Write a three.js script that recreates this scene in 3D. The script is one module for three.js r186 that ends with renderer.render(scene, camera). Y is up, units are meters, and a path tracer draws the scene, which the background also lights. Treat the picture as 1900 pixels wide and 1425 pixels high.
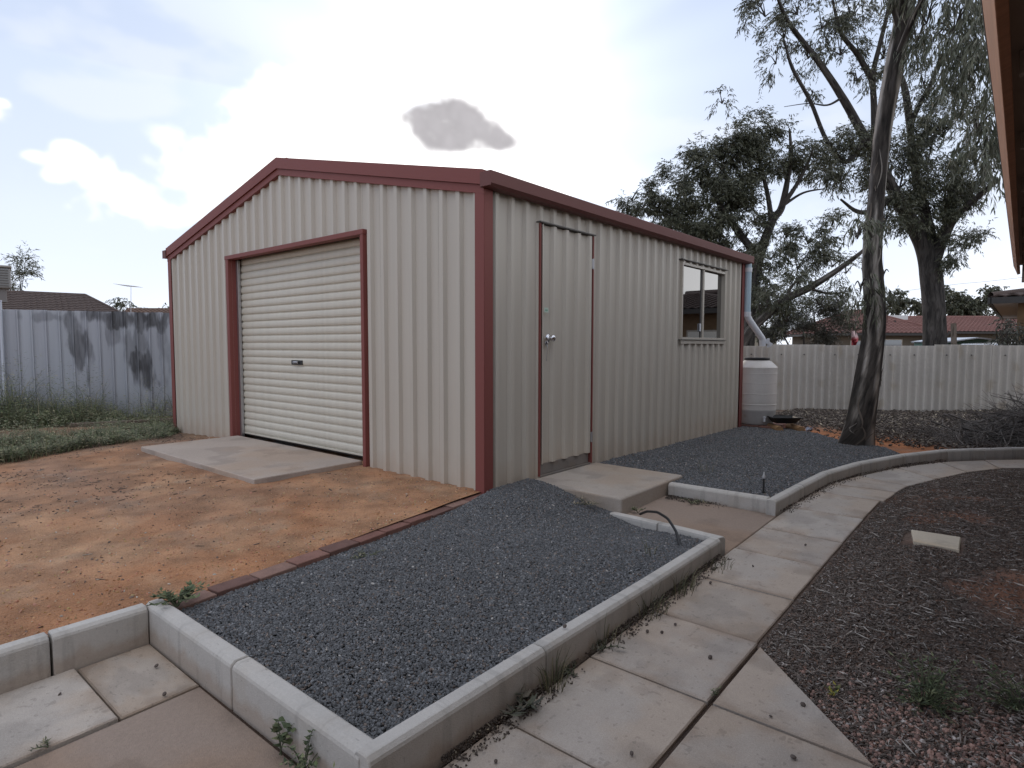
import * as THREE from 'three';
import { RoundedBoxGeometry } from 'three/addons/geometries/RoundedBoxGeometry.js';
import { mergeGeometries } from 'three/addons/utils/BufferGeometryUtils.js';

// ---------------------------------------------------------------- camera, sky, sun, exposure
const scene = new THREE.Scene();
const CAM = new THREE.Vector3(3.205, 1.169, 3.476), F = 1127.94;          // F: focal length in pixels of the 1900 x 1425 photograph
const FW = new THREE.Vector3(-0.641567, -0.064043, -0.764389), RT = new THREE.Vector3(0.765899, 0.001485, -0.642959), UP = new THREE.Vector3(-0.042312, 0.997946, -0.048098);
const camera = new THREE.PerspectiveCamera(64.56, 4 / 3, 0.05, 2000);
camera.position.copy(CAM); camera.up.copy(UP); camera.lookAt(CAM.clone().add(FW));
scene.add(camera);
const renderer = new THREE.WebGLRenderer({ antialias: true });
renderer.toneMapping = THREE.LinearToneMapping;
renderer.toneMappingExposure = 1.22;
renderer.shadowMap.enabled = true;
const V = (x, y, z) => new THREE.Vector3(x, y, z);
// survey: the point seen at pixel (x, y) of the photograph, D metres deep
const P = (x, y, D) => CAM.clone().addScaledVector(FW, D).addScaledVector(RT, (x - 950) / F * D).addScaledVector(UP, (712.5 - y) / F * D);
const DIR = (x, y) => P(x, y, 1).sub(CAM).normalize();

function rng(seed) { let a = seed >>> 0; return () => { a = (a + 0x6d2b79f5) | 0; let t = Math.imul(a ^ (a >>> 15), 1 | a); t = (t + Math.imul(t ^ (t >>> 7), 61 | t)) ^ t; return ((t ^ (t >>> 14)) >>> 0) / 4294967296; }; }
const h2 = (x, y, s) => { let n = Math.imul(x, 374761393) ^ Math.imul(y, 668265263) ^ Math.imul(s, 1274126177); n = Math.imul(n ^ (n >>> 13), 1274126177); return ((n ^ (n >>> 16)) >>> 0) / 4294967296; };
const sm = (t) => t * t * (3 - 2 * t), mix = (a, b, t) => a + (b - a) * t, clamp = (x, a = 0, b = 1) => Math.min(b, Math.max(a, x));
const step01 = (a, b, x) => sm(clamp((x - a) / (b - a)));
function vnoise(x, y, s, per = 0, perY = per) {
  const x0 = Math.floor(x), y0 = Math.floor(y), fx = sm(x - x0), fy = sm(y - y0);
  const w = per ? (i) => ((i % per) + per) % per : (i) => i, wy = perY ? (i) => ((i % perY) + perY) % perY : (i) => i;
  const a = h2(w(x0), wy(y0), s), b = h2(w(x0 + 1), wy(y0), s), c = h2(w(x0), wy(y0 + 1), s), d = h2(w(x0 + 1), wy(y0 + 1), s);
  return mix(mix(a, b, fx), mix(c, d, fx), fy);
}
function fbm(x, y, s, oct = 4, per = 0, perY = per) { let v = 0, a = 0.5, t = 0, f = 1; for (let i = 0; i < oct; i++) { v += a * vnoise(x * f, y * f, s + i * 17, per * f, perY * f); t += a; a *= 0.5; f *= 2; } return v / t; }

// ---- sky: pale evening blue, backlit cumulus, the sun behind a grey cloud above the shed
const SUN = DIR(860, 205);
{
  const W = 2048, H = 1024, data = new Float32Array(W * H * 4);
  const azel = (d) => [Math.atan2(d.x, -d.z), Math.asin(clamp(d.y, -1, 1))];
  // clouds: [pixel x, y, radius x, radius y] in the photograph, kept as azimuth / elevation
  const B = (list) => list.map(([x, y, rx, ry]) => { const [a, e] = azel(DIR(x, y)); const k = Math.cos(Math.atan(Math.hypot((x - 950) / F, (y - 640) / F))); return [a, e, rx / F * k, ry / F * k]; });
  const white = B([[520, 190, 62, 60], [570, 165, 60, 42], [625, 205, 75, 48], [560, 240, 130, 60], [690, 240, 110, 60], [480, 320, 150, 60], [800, 300, 230, 80], [900, 215, 150, 62], [1040, 245, 90, 50], [640, 330, 300, 80],
    [60, 288, 34, 16], [125, 282, 30, 18], [170, 318, 50, 24], [100, 325, 26, 14], [230, 350, 50, 30], [6, 190, 16, 9], [-30, 205, 40, 22], [300, 400, 140, 40], [1010, 330, 150, 50]]);
  const grey = B([[802, 222, 70, 44], [850, 212, 66, 46], [886, 244, 80, 38], [770, 220, 40, 26], [928, 262, 50, 20], [835, 260, 92, 30]]);
  const wisps = B([[600, 40, 420, 60], [1000, 90, 260, 70], [300, 200, 300, 40], [1150, 240, 160, 60]]);
  const metab = (list, a, e) => { let m = 0; for (const [ba, be, rx, ry] of list) { const q = ((a - ba) / rx) ** 2 + ((e - be) / ry) ** 2; if (q < 6) m += Math.exp(-1.4 * q); } return Math.min(m, 1.3) - 0.42; };
  const [sa, se] = azel(SUN);
  for (let j = 0; j < H; j++) for (let i = 0; i < W; i++) {
    const phi = ((i + 0.5) / W - 0.5) * 2 * Math.PI, e = ((j + 0.5) / H - 0.5) * Math.PI;
    const c = Math.cos(e), dx = Math.cos(phi) * c, dz = Math.sin(phi) * c, dy = Math.sin(e);
    const a = Math.atan2(dx, -dz), o = (j * W + i) * 4;
    const cosang = clamp(dx * SUN.x + dy * SUN.y + dz * SUN.z, -1, 1), ang = Math.acos(cosang) * 57.3;
    const ee = Math.max(0, dy), up = Math.pow(ee, 0.62);
    let r = mix(0.66, 0.36, up), g = mix(0.72, 0.47, up), b = mix(0.83, 0.70, up);
    // long soft cloud sheets away from the sun, brightened to light the walls
    const qx = dx / (dy + 0.22), qz = dz / (dy + 0.22);
    const sheet = step01(0.4, 0.66, fbm(qx * 0.9 + 7, qz * 0.9 + 3, 5, 6)) * 0.85 * step01(30, 80, ang);
    r = mix(r, 1.3, sheet); g = mix(g, 1.27, sheet); b = mix(b, 1.24, sheet);
    // rays round the sun
    const ra = Math.atan2(e - se, (a - sa) * Math.cos(e)), ray = (vnoise(ra * 5 + 40, 0.5, 9) - 0.5) * 0.34 + (vnoise(ra * 11 + 80, 0.5, 19) - 0.5) * 0.16;
    const glow = 1.9 * Math.exp(-Math.pow(ang / 7.6, 1.3)) + 0.12 * Math.exp(-ang / 30), rays = 1 + ray * Math.exp(-Math.pow((ang - 18) / 16, 2)) * 1.1;
    const low = 0.36 * Math.exp(-Math.max(0, e) * 57.3 / 9) * (0.35 + 0.65 * Math.exp(-Math.abs(ang) / 45));
    r = r * (rays * 0.5 + 0.5) + glow * rays + low; g = g * (rays * 0.5 + 0.5) + glow * 0.985 * rays + low * 0.99; b = b * (rays * 0.5 + 0.5) + glow * 0.95 * rays + low * 0.95;
    if (ang < 75) {
      const wx = fbm(a * 16 + 3, e * 16 + 70, 37, 3) - 0.5, n = fbm(a * 24 + 50 + wx * 1.6, e * 30 + 50 - wx * 1.2, 31, 7), n2 = fbm(a * 60 + 9, e * 60 + 9, 77, 4);
      const w = step01(-0.02, 0.16, metab(wisps, a, e) * 0.35 + (fbm(a * 7 + 5, e * 16 + 5, 63, 5) - 0.5) * 0.9) * 0.3;
      r = mix(r, 0.86, w); g = mix(g, 0.88, w); b = mix(b, 0.93, w);
      const m0 = metab(white, a, e), mw = m0 + ((n - 0.5) * 1.7 + (n2 - 0.5) * 0.5) * step01(-0.41, -0.05, m0);
      const k = step01(-0.16, 0.62, mw) * 0.88;
      const lum = 1.15 + 0.75 * Math.exp(-ang / 12) + (n2 - 0.5) * 0.18 - 0.1 * step01(0.4, 1.1, mw);
      r = mix(r, lum * 1.0, k); g = mix(g, lum * 0.985, k); b = mix(b, lum * 0.965, k);
      const mgb = metab(grey, a, e), mg = mgb + ((n - 0.5) * 1.5 + (n2 - 0.5) * 0.7) * step01(-0.42, -0.1, mgb);
      const kg = step01(-0.45, 0.95, mg) * step01(-0.42, 0.1, mgb) * 0.97, lg = mix(1.08, 0.4, step01(-0.3, 0.75, mgb + (n - 0.5) * 0.5)) + (n2 - 0.5) * 0.1;
      r = mix(r, lg, kg); g = mix(g, lg * 0.955, kg); b = mix(b, lg * 1.0, kg);
    }
    if (e < 0) { const t = step01(0, -0.12, e); r = mix(r, 0.16, t); g = mix(g, 0.13, t); b = mix(b, 0.11, t); }
    data[o] = Math.max(0.02, r); data[o + 1] = Math.max(0.02, g); data[o + 2] = Math.max(0.02, b); data[o + 3] = 1;
  }
  const t = new THREE.DataTexture(data, W, H, THREE.RGBAFormat, THREE.FloatType);
  t.mapping = THREE.EquirectangularReflectionMapping; t.magFilter = THREE.LinearFilter; t.minFilter = THREE.LinearFilter; t.wrapS = THREE.RepeatWrapping; t.needsUpdate = true;
  scene.background = t; scene.environment = t;
}
const sun = new THREE.DirectionalLight(0xffe6c8, 0.5);
sun.position.copy(SUN).multiplyScalar(60); sun.target.position.set(0, 0, -2); scene.add(sun, sun.target);
sun.castShadow = true; sun.shadow.radius = 40; sun.shadow.mapSize.set(2048, 2048);
Object.assign(sun.shadow.camera, { left: -25, right: 25, top: 25, bottom: -25, near: 1, far: 140 });

// ---------------------------------------------------------------- helpers
const taken = {};
function numbered(n) { const k = taken[n] = (taken[n] ?? -1) + 1; return k ? `${n}_${String(k).padStart(3, '0')}` : n; }
const bare = (o) => { o.castShadow = o.receiveShadow = true; return o; };
function tag(o, label, category, group) { if (label) o.userData.label = label; if (category) o.userData.category = category; if (group) o.userData.group = group; return o; }
function thing(name, label, category, at = [0, 0, 0], turn = 0, group) { const o = new THREE.Group(); o.name = numbered(name); o.position.set(...at); o.rotation.y = turn; scene.add(o); return tag(o, label, category, group); }
function sub(name, parent) { const o = new THREE.Group(); o.name = name; parent.add(o); return o; }
function mesh(name, geo, mat, parent = scene) {
  if (Array.isArray(geo)) geo = geo.length > 1 ? mergeGeometries(geo.map((g) => { if (g.index) g = g.toNonIndexed(); for (const k of Object.keys(g.attributes)) if (!['position', 'normal', 'uv', 'color'].includes(k)) g.deleteAttribute(k); return g; })) : geo[0];
  const m = bare(new THREE.Mesh(geo, mat)); m.name = parent === scene ? numbered(name) : name; parent.add(m); return m;
}
function struct(name, geo, mat, label) { const m = mesh(name, geo, mat); m.userData.kind = 'structure'; if (label) m.userData.label = label; return m; }
const stuff = (o) => { o.userData.kind = 'stuff'; return o; };

// raw triangles with flat normals
class Tri {
  constructor() { this.p = []; this.t = []; this.c = []; }
  tri(a, b, c, ua, ub, uc) { for (const v of [a, b, c]) this.p.push(v.x, v.y, v.z); for (const u of [ua, ub, uc]) this.t.push(u ? u[0] : 0, u ? u[1] : 0); }
  quad(a, b, c, d, ua, ub, uc, ud) { this.tri(a, b, c, ua, ub, uc); this.tri(a, c, d, ua, uc, ud); }
  geo() { const g = new THREE.BufferGeometry(); g.setAttribute('position', new THREE.Float32BufferAttribute(this.p, 3)); g.setAttribute('uv', new THREE.Float32BufferAttribute(this.t, 2)); if (this.c.length) g.setAttribute('color', new THREE.Float32BufferAttribute(this.c, 3)); g.computeVertexNormals(); return g; }
}
// uv in metres by the dominant axis of each face
function boxUV(g, off = 0) {
  if (g.index) g = g.toNonIndexed();
  const p = g.attributes.position, uv = new Float32Array(p.count * 2), a = V(), b = V(), c = V(), n = V();
  for (let i = 0; i < p.count; i += 3) {
    a.fromBufferAttribute(p, i); b.fromBufferAttribute(p, i + 1); c.fromBufferAttribute(p, i + 2);
    n.copy(b).sub(a).cross(c.clone().sub(a)); const x = Math.abs(n.x), y = Math.abs(n.y), z = Math.abs(n.z);
    [a, b, c].forEach((v, k) => { const o = (i + k) * 2; if (y >= x && y >= z) { uv[o] = v.x + off; uv[o + 1] = v.z + off * 1.7; } else if (x >= z) { uv[o] = v.z + off; uv[o + 1] = v.y + off * 1.7; } else { uv[o] = v.x + off; uv[o + 1] = v.y + off * 1.7; } });
  }
  g.setAttribute('uv', new THREE.BufferAttribute(uv, 2)); return g;
}
// a box given by its limits, with small rounded edges
function bx(x0, x1, y0, y1, z0, z1, r = 0.003, off = 0) {
  const w = Math.abs(x1 - x0), h = Math.abs(y1 - y0), d = Math.abs(z1 - z0);
  const g = new RoundedBoxGeometry(w, h, d, 1, Math.min(r, w * 0.45, h * 0.45, d * 0.45)); g.translate((x0 + x1) / 2, (y0 + y1) / 2, (z0 + z1) / 2); return boxUV(g, off);
}
// box beam between two points
function bar(a, b, w, h, r = 0.002) { const L = a.distanceTo(b), g = new RoundedBoxGeometry(w, h, L, 1, Math.min(r, w * 0.4, h * 0.4)); const m = new THREE.Matrix4().lookAt(b, a, V(0, 1, 0)); m.setPosition(a.clone().add(b).multiplyScalar(0.5)); g.applyMatrix4(m); return boxUV(g); }
function cyl(r0, r1, y0, y1, x = 0, z = 0, n = 20) { const g = new THREE.CylinderGeometry(r1, r0, y1 - y0, n); g.translate(x, (y0 + y1) / 2, z); return g.toNonIndexed(); }
function lathe(pts, n = 36) { return new THREE.LatheGeometry(pts.map(([x, y]) => new THREE.Vector2(x, y)), n).toNonIndexed(); }
// tapered, slightly knobbly limb through points
function limb(pts, rad, radial = 8, per = 4, bump = 0.06, seed = 1, colour = null) {
  const curve = new THREE.CatmullRomCurve3(pts, false, 'catmullrom', 0.5), n = Math.max(2, (pts.length - 1) * per);
  const pos = [], uv = [], col = [], idx = []; let nx = V(1, 0, 0.2), len = 0, prev = null;
  for (let i = 0; i <= n; i++) {
    const t = i / n, c = curve.getPoint(t), T = curve.getTangent(t), f = t * (rad.length - 1), k = Math.min(rad.length - 2, Math.floor(f)), r = mix(rad[k], rad[k + 1], f - k);
    if (prev) len += c.distanceTo(prev); prev = c.clone();
    nx.addScaledVector(T, -nx.dot(T)).normalize(); const bi = T.clone().cross(nx);
    for (let j = 0; j <= radial; j++) {
      const a = j / radial * Math.PI * 2, q = r * (1 + bump * 2 * (fbm(Math.cos(a) * 1.6 + seed * 3.1 + 20 + len * 0.35, Math.sin(a) * 1.6 + len * 0.5 + 20, seed, 3) - 0.5));
      pos.push(c.x + q * (Math.cos(a) * nx.x + Math.sin(a) * bi.x), c.y + q * (Math.cos(a) * nx.y + Math.sin(a) * bi.y), c.z + q * (Math.cos(a) * nx.z + Math.sin(a) * bi.z));
      uv.push(j / radial * Math.max(0.12, r * 6.28), len); const cc = colour ? colour(a, len, t) : [1, 1, 1]; col.push(...cc);
    }
  }
  for (let i = 0; i < n; i++) for (let j = 0; j < radial; j++) { const a = i * (radial + 1) + j, b = a + radial + 1; idx.push(a, a + 1, b, a + 1, b + 1, b); }
  const g = new THREE.BufferGeometry(); g.setAttribute('position', new THREE.Float32BufferAttribute(pos, 3)); g.setAttribute('uv', new THREE.Float32BufferAttribute(uv, 2)); g.setAttribute('color', new THREE.Float32BufferAttribute(col, 3)); g.setIndex(idx); g.computeVertexNormals();
  return g.toNonIndexed();
}
function pipe(pts, r, radial = 10, per = 6) { return new THREE.TubeGeometry(new THREE.CatmullRomCurve3(pts, false, 'catmullrom', 0.2), (pts.length - 1) * per, r, radial).toNonIndexed(); }
// leaves and blades: folded four-cornered leaves gathered in one mesh
class Leaves {
  constructor() { this.p = []; this.c = []; this.i = []; this.n = 0; }
  leaf(q, d, len, wid, s, col, fold = 0.2) {
    const nx = d.y * s.z - d.z * s.y, ny = d.z * s.x - d.x * s.z, nz = d.x * s.y - d.y * s.x, w = wid / 2, m = len * 0.42, f = wid * fold;
    this.p.push(q.x, q.y, q.z, q.x + d.x * m + s.x * w + nx * f, q.y + d.y * m + s.y * w + ny * f, q.z + d.z * m + s.z * w + nz * f, q.x + d.x * len, q.y + d.y * len, q.z + d.z * len, q.x + d.x * m - s.x * w + nx * f, q.y + d.y * m - s.y * w + ny * f, q.z + d.z * m - s.z * w + nz * f);
    for (let k = 0; k < 4; k++) this.c.push(...col); const n = this.n; this.i.push(n, n + 1, n + 2, n, n + 2, n + 3); this.n += 4;
  }
  // bent blade of two pieces
  blade(q, d, len, wid, bend, col, R) {
    const s = V(R() - 0.5, 0, R() - 0.5).normalize(), m = q.clone().addScaledVector(d, len * 0.55), e = m.clone().addScaledVector(d, len * 0.45).addScaledVector(bend, len * 0.45), w = wid / 2;
    const a = (v, k) => this.p.push(v.x + s.x * w * k, v.y, v.z + s.z * w * k);
    a(q, 1); a(q, -1); a(m, 0.8); a(m, -0.8); a(e, 0); for (let k = 0; k < 5; k++) this.c.push(...col); const n = this.n; this.i.push(n, n + 1, n + 3, n, n + 3, n + 2, n + 2, n + 3, n + 4); this.n += 5;
  }
  geo() { const g = new THREE.BufferGeometry(); g.setAttribute('position', new THREE.Float32BufferAttribute(this.p, 3)); g.setAttribute('color', new THREE.Float32BufferAttribute(this.c, 3)); g.setIndex(this.i); g.computeVertexNormals(); return g; }
}

// ---------------------------------------------------------------- procedural textures and materials
function tex(size, fn, { srgb = true, h = size } = {}) {
  const d = new Uint8Array(size * h * 4);
  for (let j = 0; j < h; j++) for (let i = 0; i < size; i++) { const c = fn(i / size, j / h), o = (j * size + i) * 4; for (let k = 0; k < 3; k++) d[o + k] = Math.round(255 * clamp(srgb ? Math.pow(clamp(c[k]), 1 / 2.2) : c[k])); d[o + 3] = 255; }
  const t = new THREE.DataTexture(d, size, h); t.wrapS = t.wrapT = THREE.RepeatWrapping; t.magFilter = THREE.LinearFilter; t.minFilter = THREE.LinearMipmapLinearFilter; t.generateMipmaps = true; t.colorSpace = srgb ? THREE.SRGBColorSpace : THREE.NoColorSpace; t.needsUpdate = true; return t;
}
const rep = (t, m) => { const c = t.clone(); c.repeat.set(1 / m, 1 / m); c.needsUpdate = true; return c; };
const gray = (v) => [v, v, v];
const tConc = tex(1024, (u, v) => {
  const big = fbm(u * 4, v * 4, 3, 5, 4), tan = step01(0.4, 0.68, fbm(u * 5 + 1, v * 5, 41, 6, 5)), fine = vnoise(u * 256, v * 256, 7, 256), grit = vnoise(u * 512, v * 512, 8, 512);
  const pit = grit > 0.95 ? 0.72 : 1, dirty = 1 - 0.16 * step01(0.5, 0.66, fbm(u * 9, v * 9, 45, 6, 9)), k = dirty * (0.8 + 0.24 * big + 0.1 * (fine - 0.5) + 0.08 * (grit - 0.5)) * pit;
  return [k * mix(0.97, 0.97, tan), k * mix(0.96, 0.89, tan), k * mix(0.95, 0.81, tan)];
});
const tConcB = tex(512, (u, v) => gray(0.5 * fbm(u * 32, v * 32, 5, 3, 32) + 0.5 * vnoise(u * 256, v * 256, 6, 256)), { srgb: false });
// one paver each: gritty concrete, dirt along the edges, tan and grey stains
const tPave = [0, 1, 2, 3, 4].map((n) => tex(512, (u, v) => {
  const s = n * 7, w = fbm(u * 5 + s, v * 5 + s, 301, 5), e = Math.min(u, 1 - u, v, 1 - v) + (w - 0.5) * 0.22, ed = step01(0.085, -0.02, e) * 0.34, tan = step01(0.4, 0.66, fbm(u * 2.2 + s, v * 2.2 + 3 + s, 303, 5)) * 0.7, gr = step01(0.5, 0.7, fbm(u * 3.5 + 9 + s, v * 3.5 + s, 305, 6)) * 0.12;
  const fine = vnoise(u * 200 + s, v * 200, 307), grit = vnoise(u * 420, v * 420 + s, 309), spot = fbm(u * 26 + s, v * 26, 311, 2) > 0.79 ? 0.82 : 1, k = (0.86 + 0.22 * (w - 0.5) + 0.15 * (fine - 0.5) + 0.12 * (grit - 0.5) - gr) * spot * (grit > 0.965 ? 0.65 : 1);
  return [k * mix(mix(0.97, 0.98, tan), 0.66, ed), k * mix(mix(0.955, 0.88, tan), 0.5, ed), k * mix(mix(0.945, 0.785, tan), 0.38, ed)];
}));
const tKerb = tex(512, (u, v) => { const k = 0.8 + 0.22 * fbm(u * 4, v * 4, 13, 5, 4) + 0.1 * (vnoise(u * 256, v * 256, 17, 256) - 0.5); const st = step01(0.6, 0.8, fbm(u * 10, v * 6, 23, 4, 10, 6)); return [k * mix(1, 0.86, st), k * mix(1, 0.82, st), k * mix(1.0, 0.76, st)]; });
const tKerbF = tex(1024, (u, v) => { // 2 m long, 0.5 m up the profile: chips, drips and soil splash near the paving
  const y = v * 0.5, k = 0.82 + 0.2 * fbm(u * 8, v * 2, 13, 5, 8, 2) + 0.09 * (vnoise(u * 400, v * 100, 17, 400, 100) - 0.5), drip = step01(0.55, 0.75, fbm(u * 60, v * 2, 27, 4, 60, 2)) * 0.14, pit = vnoise(u * 160, v * 40, 29, 160, 40) > 0.955 ? 0.75 : 1;
  const soil = step01(0.26, 0.2, y + 0.09 * (fbm(u * 24, v * 4, 33, 5, 24, 4) - 0.5)) * 0.55, bl = step01(0.56, 0.72, fbm(u * 14, v * 4, 43, 5, 14, 4)) * 0.3, q = (k - drip) * pit;
  return [q * mix(mix(1, 0.9, bl), 0.72, soil), q * mix(mix(0.99, 0.84, bl), 0.56, soil), q * mix(mix(0.98, 0.77, bl), 0.44, soil)];
}, { h: 256 });
const tCream = tex(1024, (u, v) => { // 3 m by 3 m: faint dusty streaks, red soil splashed along the foot
  const y = v > 0.9 ? (v - 1) * 4 : v * 4, k = 0.9 + 0.1 * fbm(u * 90, v * 3, 71, 4, 90, 3) + 0.05 * (fbm(u * 6, v * 6, 73, 4, 6) - 0.5), dust = step01(0.5, 0.75, fbm(u * 30, v * 8, 75, 5, 30, 8)) * 0.1, s = step01(0.3, -0.02, y + 0.28 * (fbm(u * 40, v * 30, 77, 5, 40, 30) - 0.5)) * 0.3;
  return [k * mix(1, 0.86, s), k * mix(mix(1, 0.95, dust), 0.66, s), k * mix(mix(1, 0.9, dust), 0.54, s)];
});
const tDirt = tex(1024, (u, v) => {
  const k = 0.42 + 0.75 * fbm(u * 8, v * 8, 51, 6, 8) + 0.22 * (vnoise(u * 300, v * 300, 53, 300) - 0.5), g = vnoise(u * 190, v * 190, 57, 190), dk = g > 0.93 ? 0.55 : g < 0.05 ? 1.3 : 1; const p = step01(0.5, 0.75, fbm(u * 6, v * 6, 59, 5, 6));
  return [k * dk * mix(1, 0.94, p), k * dk * mix(0.9, 0.94, p), k * dk * mix(0.82, 0.95, p)];
});
const tDirtB = tex(1024, (u, v) => gray(0.45 * fbm(u * 14, v * 14, 61, 5, 14) + 0.35 * fbm(u * 90, v * 90, 63, 2, 90) + 0.2 * vnoise(u * 300, v * 300, 53, 300)), { srgb: false });
const tMetal = tex(512, (u, v) => { const k = 0.91 + 0.1 * fbm(u * 60, v * 3, 71, 4, 60, 3) + 0.05 * (fbm(u * 6, v * 6, 73, 4, 6) - 0.5); return gray(Math.min(1, k)); });
const tBark = tex(512, (u, v) => { const f = fbm(u * 20, v * 4, 81, 5, 20, 4), g = fbm(u * 50, v * 8, 83, 3, 50, 8); const k = 0.0 + 1.5 * f + 0.8 * (g - 0.5); return [k, k * 0.97, k * 0.93]; });
const tBarkB = tex(512, (u, v) => gray(0.6 * fbm(u * 20, v * 4, 81, 5, 20, 4) + 0.4 * fbm(u * 50, v * 8, 83, 3, 50, 8)), { srgb: false });
const tWood = tex(512, (u, v) => { const k = 0.78 + 0.3 * fbm(u * 3, v * 60, 91, 4, 3, 60) - 0.1 * vnoise(u * 2, v * 160, 93, 2, 160); return [k, k * 0.97, k * 0.93]; });
const tBrick = tex(512, (u, v) => { const k = 0.7 + 0.35 * fbm(u * 12, v * 12, 95, 4, 12) + 0.2 * (vnoise(u * 160, v * 160, 97, 160) - 0.5); return gray(k); });

const M = (c, o = {}) => { const { r, g, b } = Array.isArray(c) ? { r: c[0], g: c[1], b: c[2] } : c; const m = new THREE.MeshStandardMaterial({ roughness: 0.8, ...o }); m.color.setRGB(r, g, b); return m; };
const CREAM = [0.53, 0.485, 0.418];
const mat = {
  cream: M(CREAM, { roughness: 0.42, map: rep(tCream, 4) }), door: M([0.60, 0.56, 0.475], { roughness: 0.45, map: rep(tMetal, 3) }),
  red: M([0.205, 0.055, 0.046], { roughness: 0.62 }), redRoof: M([0.145, 0.05, 0.044], { roughness: 0.62 }),
  steel: M([0.5, 0.5, 0.52], { roughness: 0.35, metalness: 0.9 }), chrome: M([0.7, 0.7, 0.72], { roughness: 0.15, metalness: 1 }), black: M([0.012, 0.012, 0.013], { roughness: 0.5 }), alu: M([0.46, 0.42, 0.36], { roughness: 0.4 }), aluDark: M([0.1, 0.095, 0.09], { roughness: 0.5 }),
  kick: M([0.22, 0.2, 0.185], { roughness: 0.6, map: rep(tConc, 0.6) }), dark: M([0.02, 0.02, 0.02], { roughness: 0.9 }),
  glass: new THREE.MeshPhysicalMaterial({ color: 0x0b0a0b, roughness: 0.02, metalness: 0, ior: 2.33, clearcoat: 1, clearcoatRoughness: 0.01 }),
  whitePlastic: M([0.64, 0.61, 0.58], { roughness: 0.45, map: rep(tKerb, 1.3) }), pvc: M([0.40, 0.52, 0.60], { roughness: 0.4 }), pvcWhite: M([0.66, 0.68, 0.72], { roughness: 0.4 }),
  kerb: M([0.50, 0.48, 0.455], { roughness: 0.92, map: (() => { const t = tKerbF.clone(); t.repeat.set(1 / 2, 1 / 0.5); t.needsUpdate = true; return t; })(), bumpMap: rep(tConcB, 0.5), bumpScale: 0.0015 }),
  brick: [[0.2, 0.095, 0.075], [0.235, 0.12, 0.095], [0.16, 0.085, 0.07], [0.25, 0.15, 0.12]].map((c) => M(c, { roughness: 0.95, map: rep(tBrick, 0.5), bumpMap: rep(tConcB, 0.3), bumpScale: 0.002 })),
  paver: [[0.405, 0.36, 0.32], [0.42, 0.377, 0.337], [0.388, 0.34, 0.296], [0.435, 0.397, 0.36], [0.395, 0.347, 0.304]].map((c, i) => M(c.map((v) => v * 1.12), { roughness: 0.9, map: tPave[i], bumpMap: rep(tConcB, 1), bumpScale: 0.0015 })),
  patch: M([0.315, 0.245, 0.20], { roughness: 0.92, map: rep(tConc, 2.1), bumpMap: rep(tConcB, 0.5), bumpScale: 0.002 }), slab: M([0.455, 0.385, 0.335], { roughness: 0.9, map: rep(tConc, 2.3), bumpMap: rep(tConcB, 0.5), bumpScale: 0.0015 }), step: M([0.43, 0.382, 0.34], { roughness: 0.92, map: rep(tConc, 1.9), bumpMap: rep(tConcB, 0.5), bumpScale: 0.002 }),
  dirt: M([1, 1, 1], { roughness: 1, vertexColors: true, map: rep(tDirt, 1.3), bumpMap: rep(tDirtB, 1.3), bumpScale: 0.02 }), soil: M([0.075, 0.052, 0.04], { roughness: 1, map: rep(tDirt, 0.8), bumpMap: rep(tDirtB, 0.8), bumpScale: 0.01 }), far: M([0.26, 0.19, 0.13], { roughness: 1, map: rep(tDirt, 9) }), gravelBase: M([0.05, 0.052, 0.058], { roughness: 1, map: rep(tDirt, 0.6) }),
  bark: M([1, 1, 1], { roughness: 0.95, vertexColors: true, map: rep(tBark, 0.8), bumpMap: rep(tBarkB, 0.8), bumpScale: 0.02 }),
  leaf: new THREE.MeshPhysicalMaterial({ color: 0xffffff, vertexColors: true, roughness: 0.55, side: THREE.DoubleSide, transmission: 0.25, thickness: 0 }), grass: M([1, 1, 1], { vertexColors: true, roughness: 0.8, side: THREE.DoubleSide }),
  wood: M([0.42, 0.205, 0.12], { roughness: 0.7, map: rep(tWood, 1) }), soffit: M([0.34, 0.29, 0.25], { roughness: 0.9 }), gutterDark: M([0.03, 0.027, 0.026], { roughness: 0.5 }), stick: M([1, 1, 1], { roughness: 0.95, vertexColors: true }),
};

// ---------------------------------------------------------------- ground and beds
const pathY = (z) => z > -1.3 ? -0.15 + 0.0195 * (1.9 - z) : -0.09;
const lerpTable = (t, x) => { if (x <= t[0][0]) return t[0][1]; for (let i = 1; i < t.length; i++) if (x <= t[i][0]) return mix(t[i - 1][1], t[i][1], (x - t[i - 1][0]) / (t[i][0] - t[i - 1][0])); return t[t.length - 1][1]; };
// sheet over rows of v, each row running from x0(v) to x1(v); heights and colours per vertex
function sheet(vs, us, xOf, zOf, yOf, cOf) {
  const nu = us.length, nv = vs.length, pos = [], uv = [], col = [], idx = [];
  for (const v of vs) for (const u of us) { const x = xOf(u, v), z = zOf(u, v), y = yOf(x, z); pos.push(x, y, z); uv.push(x, z); col.push(...(cOf ? cOf(x, z) : [1, 1, 1])); }
  for (let j = 0; j < nv - 1; j++) for (let i = 0; i < nu - 1; i++) { const a = j * nu + i, b = a + nu; idx.push(a, b, a + 1, a + 1, b, b + 1); }
  const g = new THREE.BufferGeometry(); g.setAttribute('position', new THREE.Float32BufferAttribute(pos, 3)); g.setAttribute('uv', new THREE.Float32BufferAttribute(uv, 2)); g.setAttribute('color', new THREE.Float32BufferAttribute(col, 3)); g.setIndex(idx); g.computeVertexNormals();
  if (g.attributes.normal.getY(0) < 0) { const ix = g.index.array; for (let k = 0; k < ix.length; k += 3) { const t = ix[k]; ix[k] = ix[k + 1]; ix[k + 1] = t; } g.computeVertexNormals(); }
  return g;
}
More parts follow.
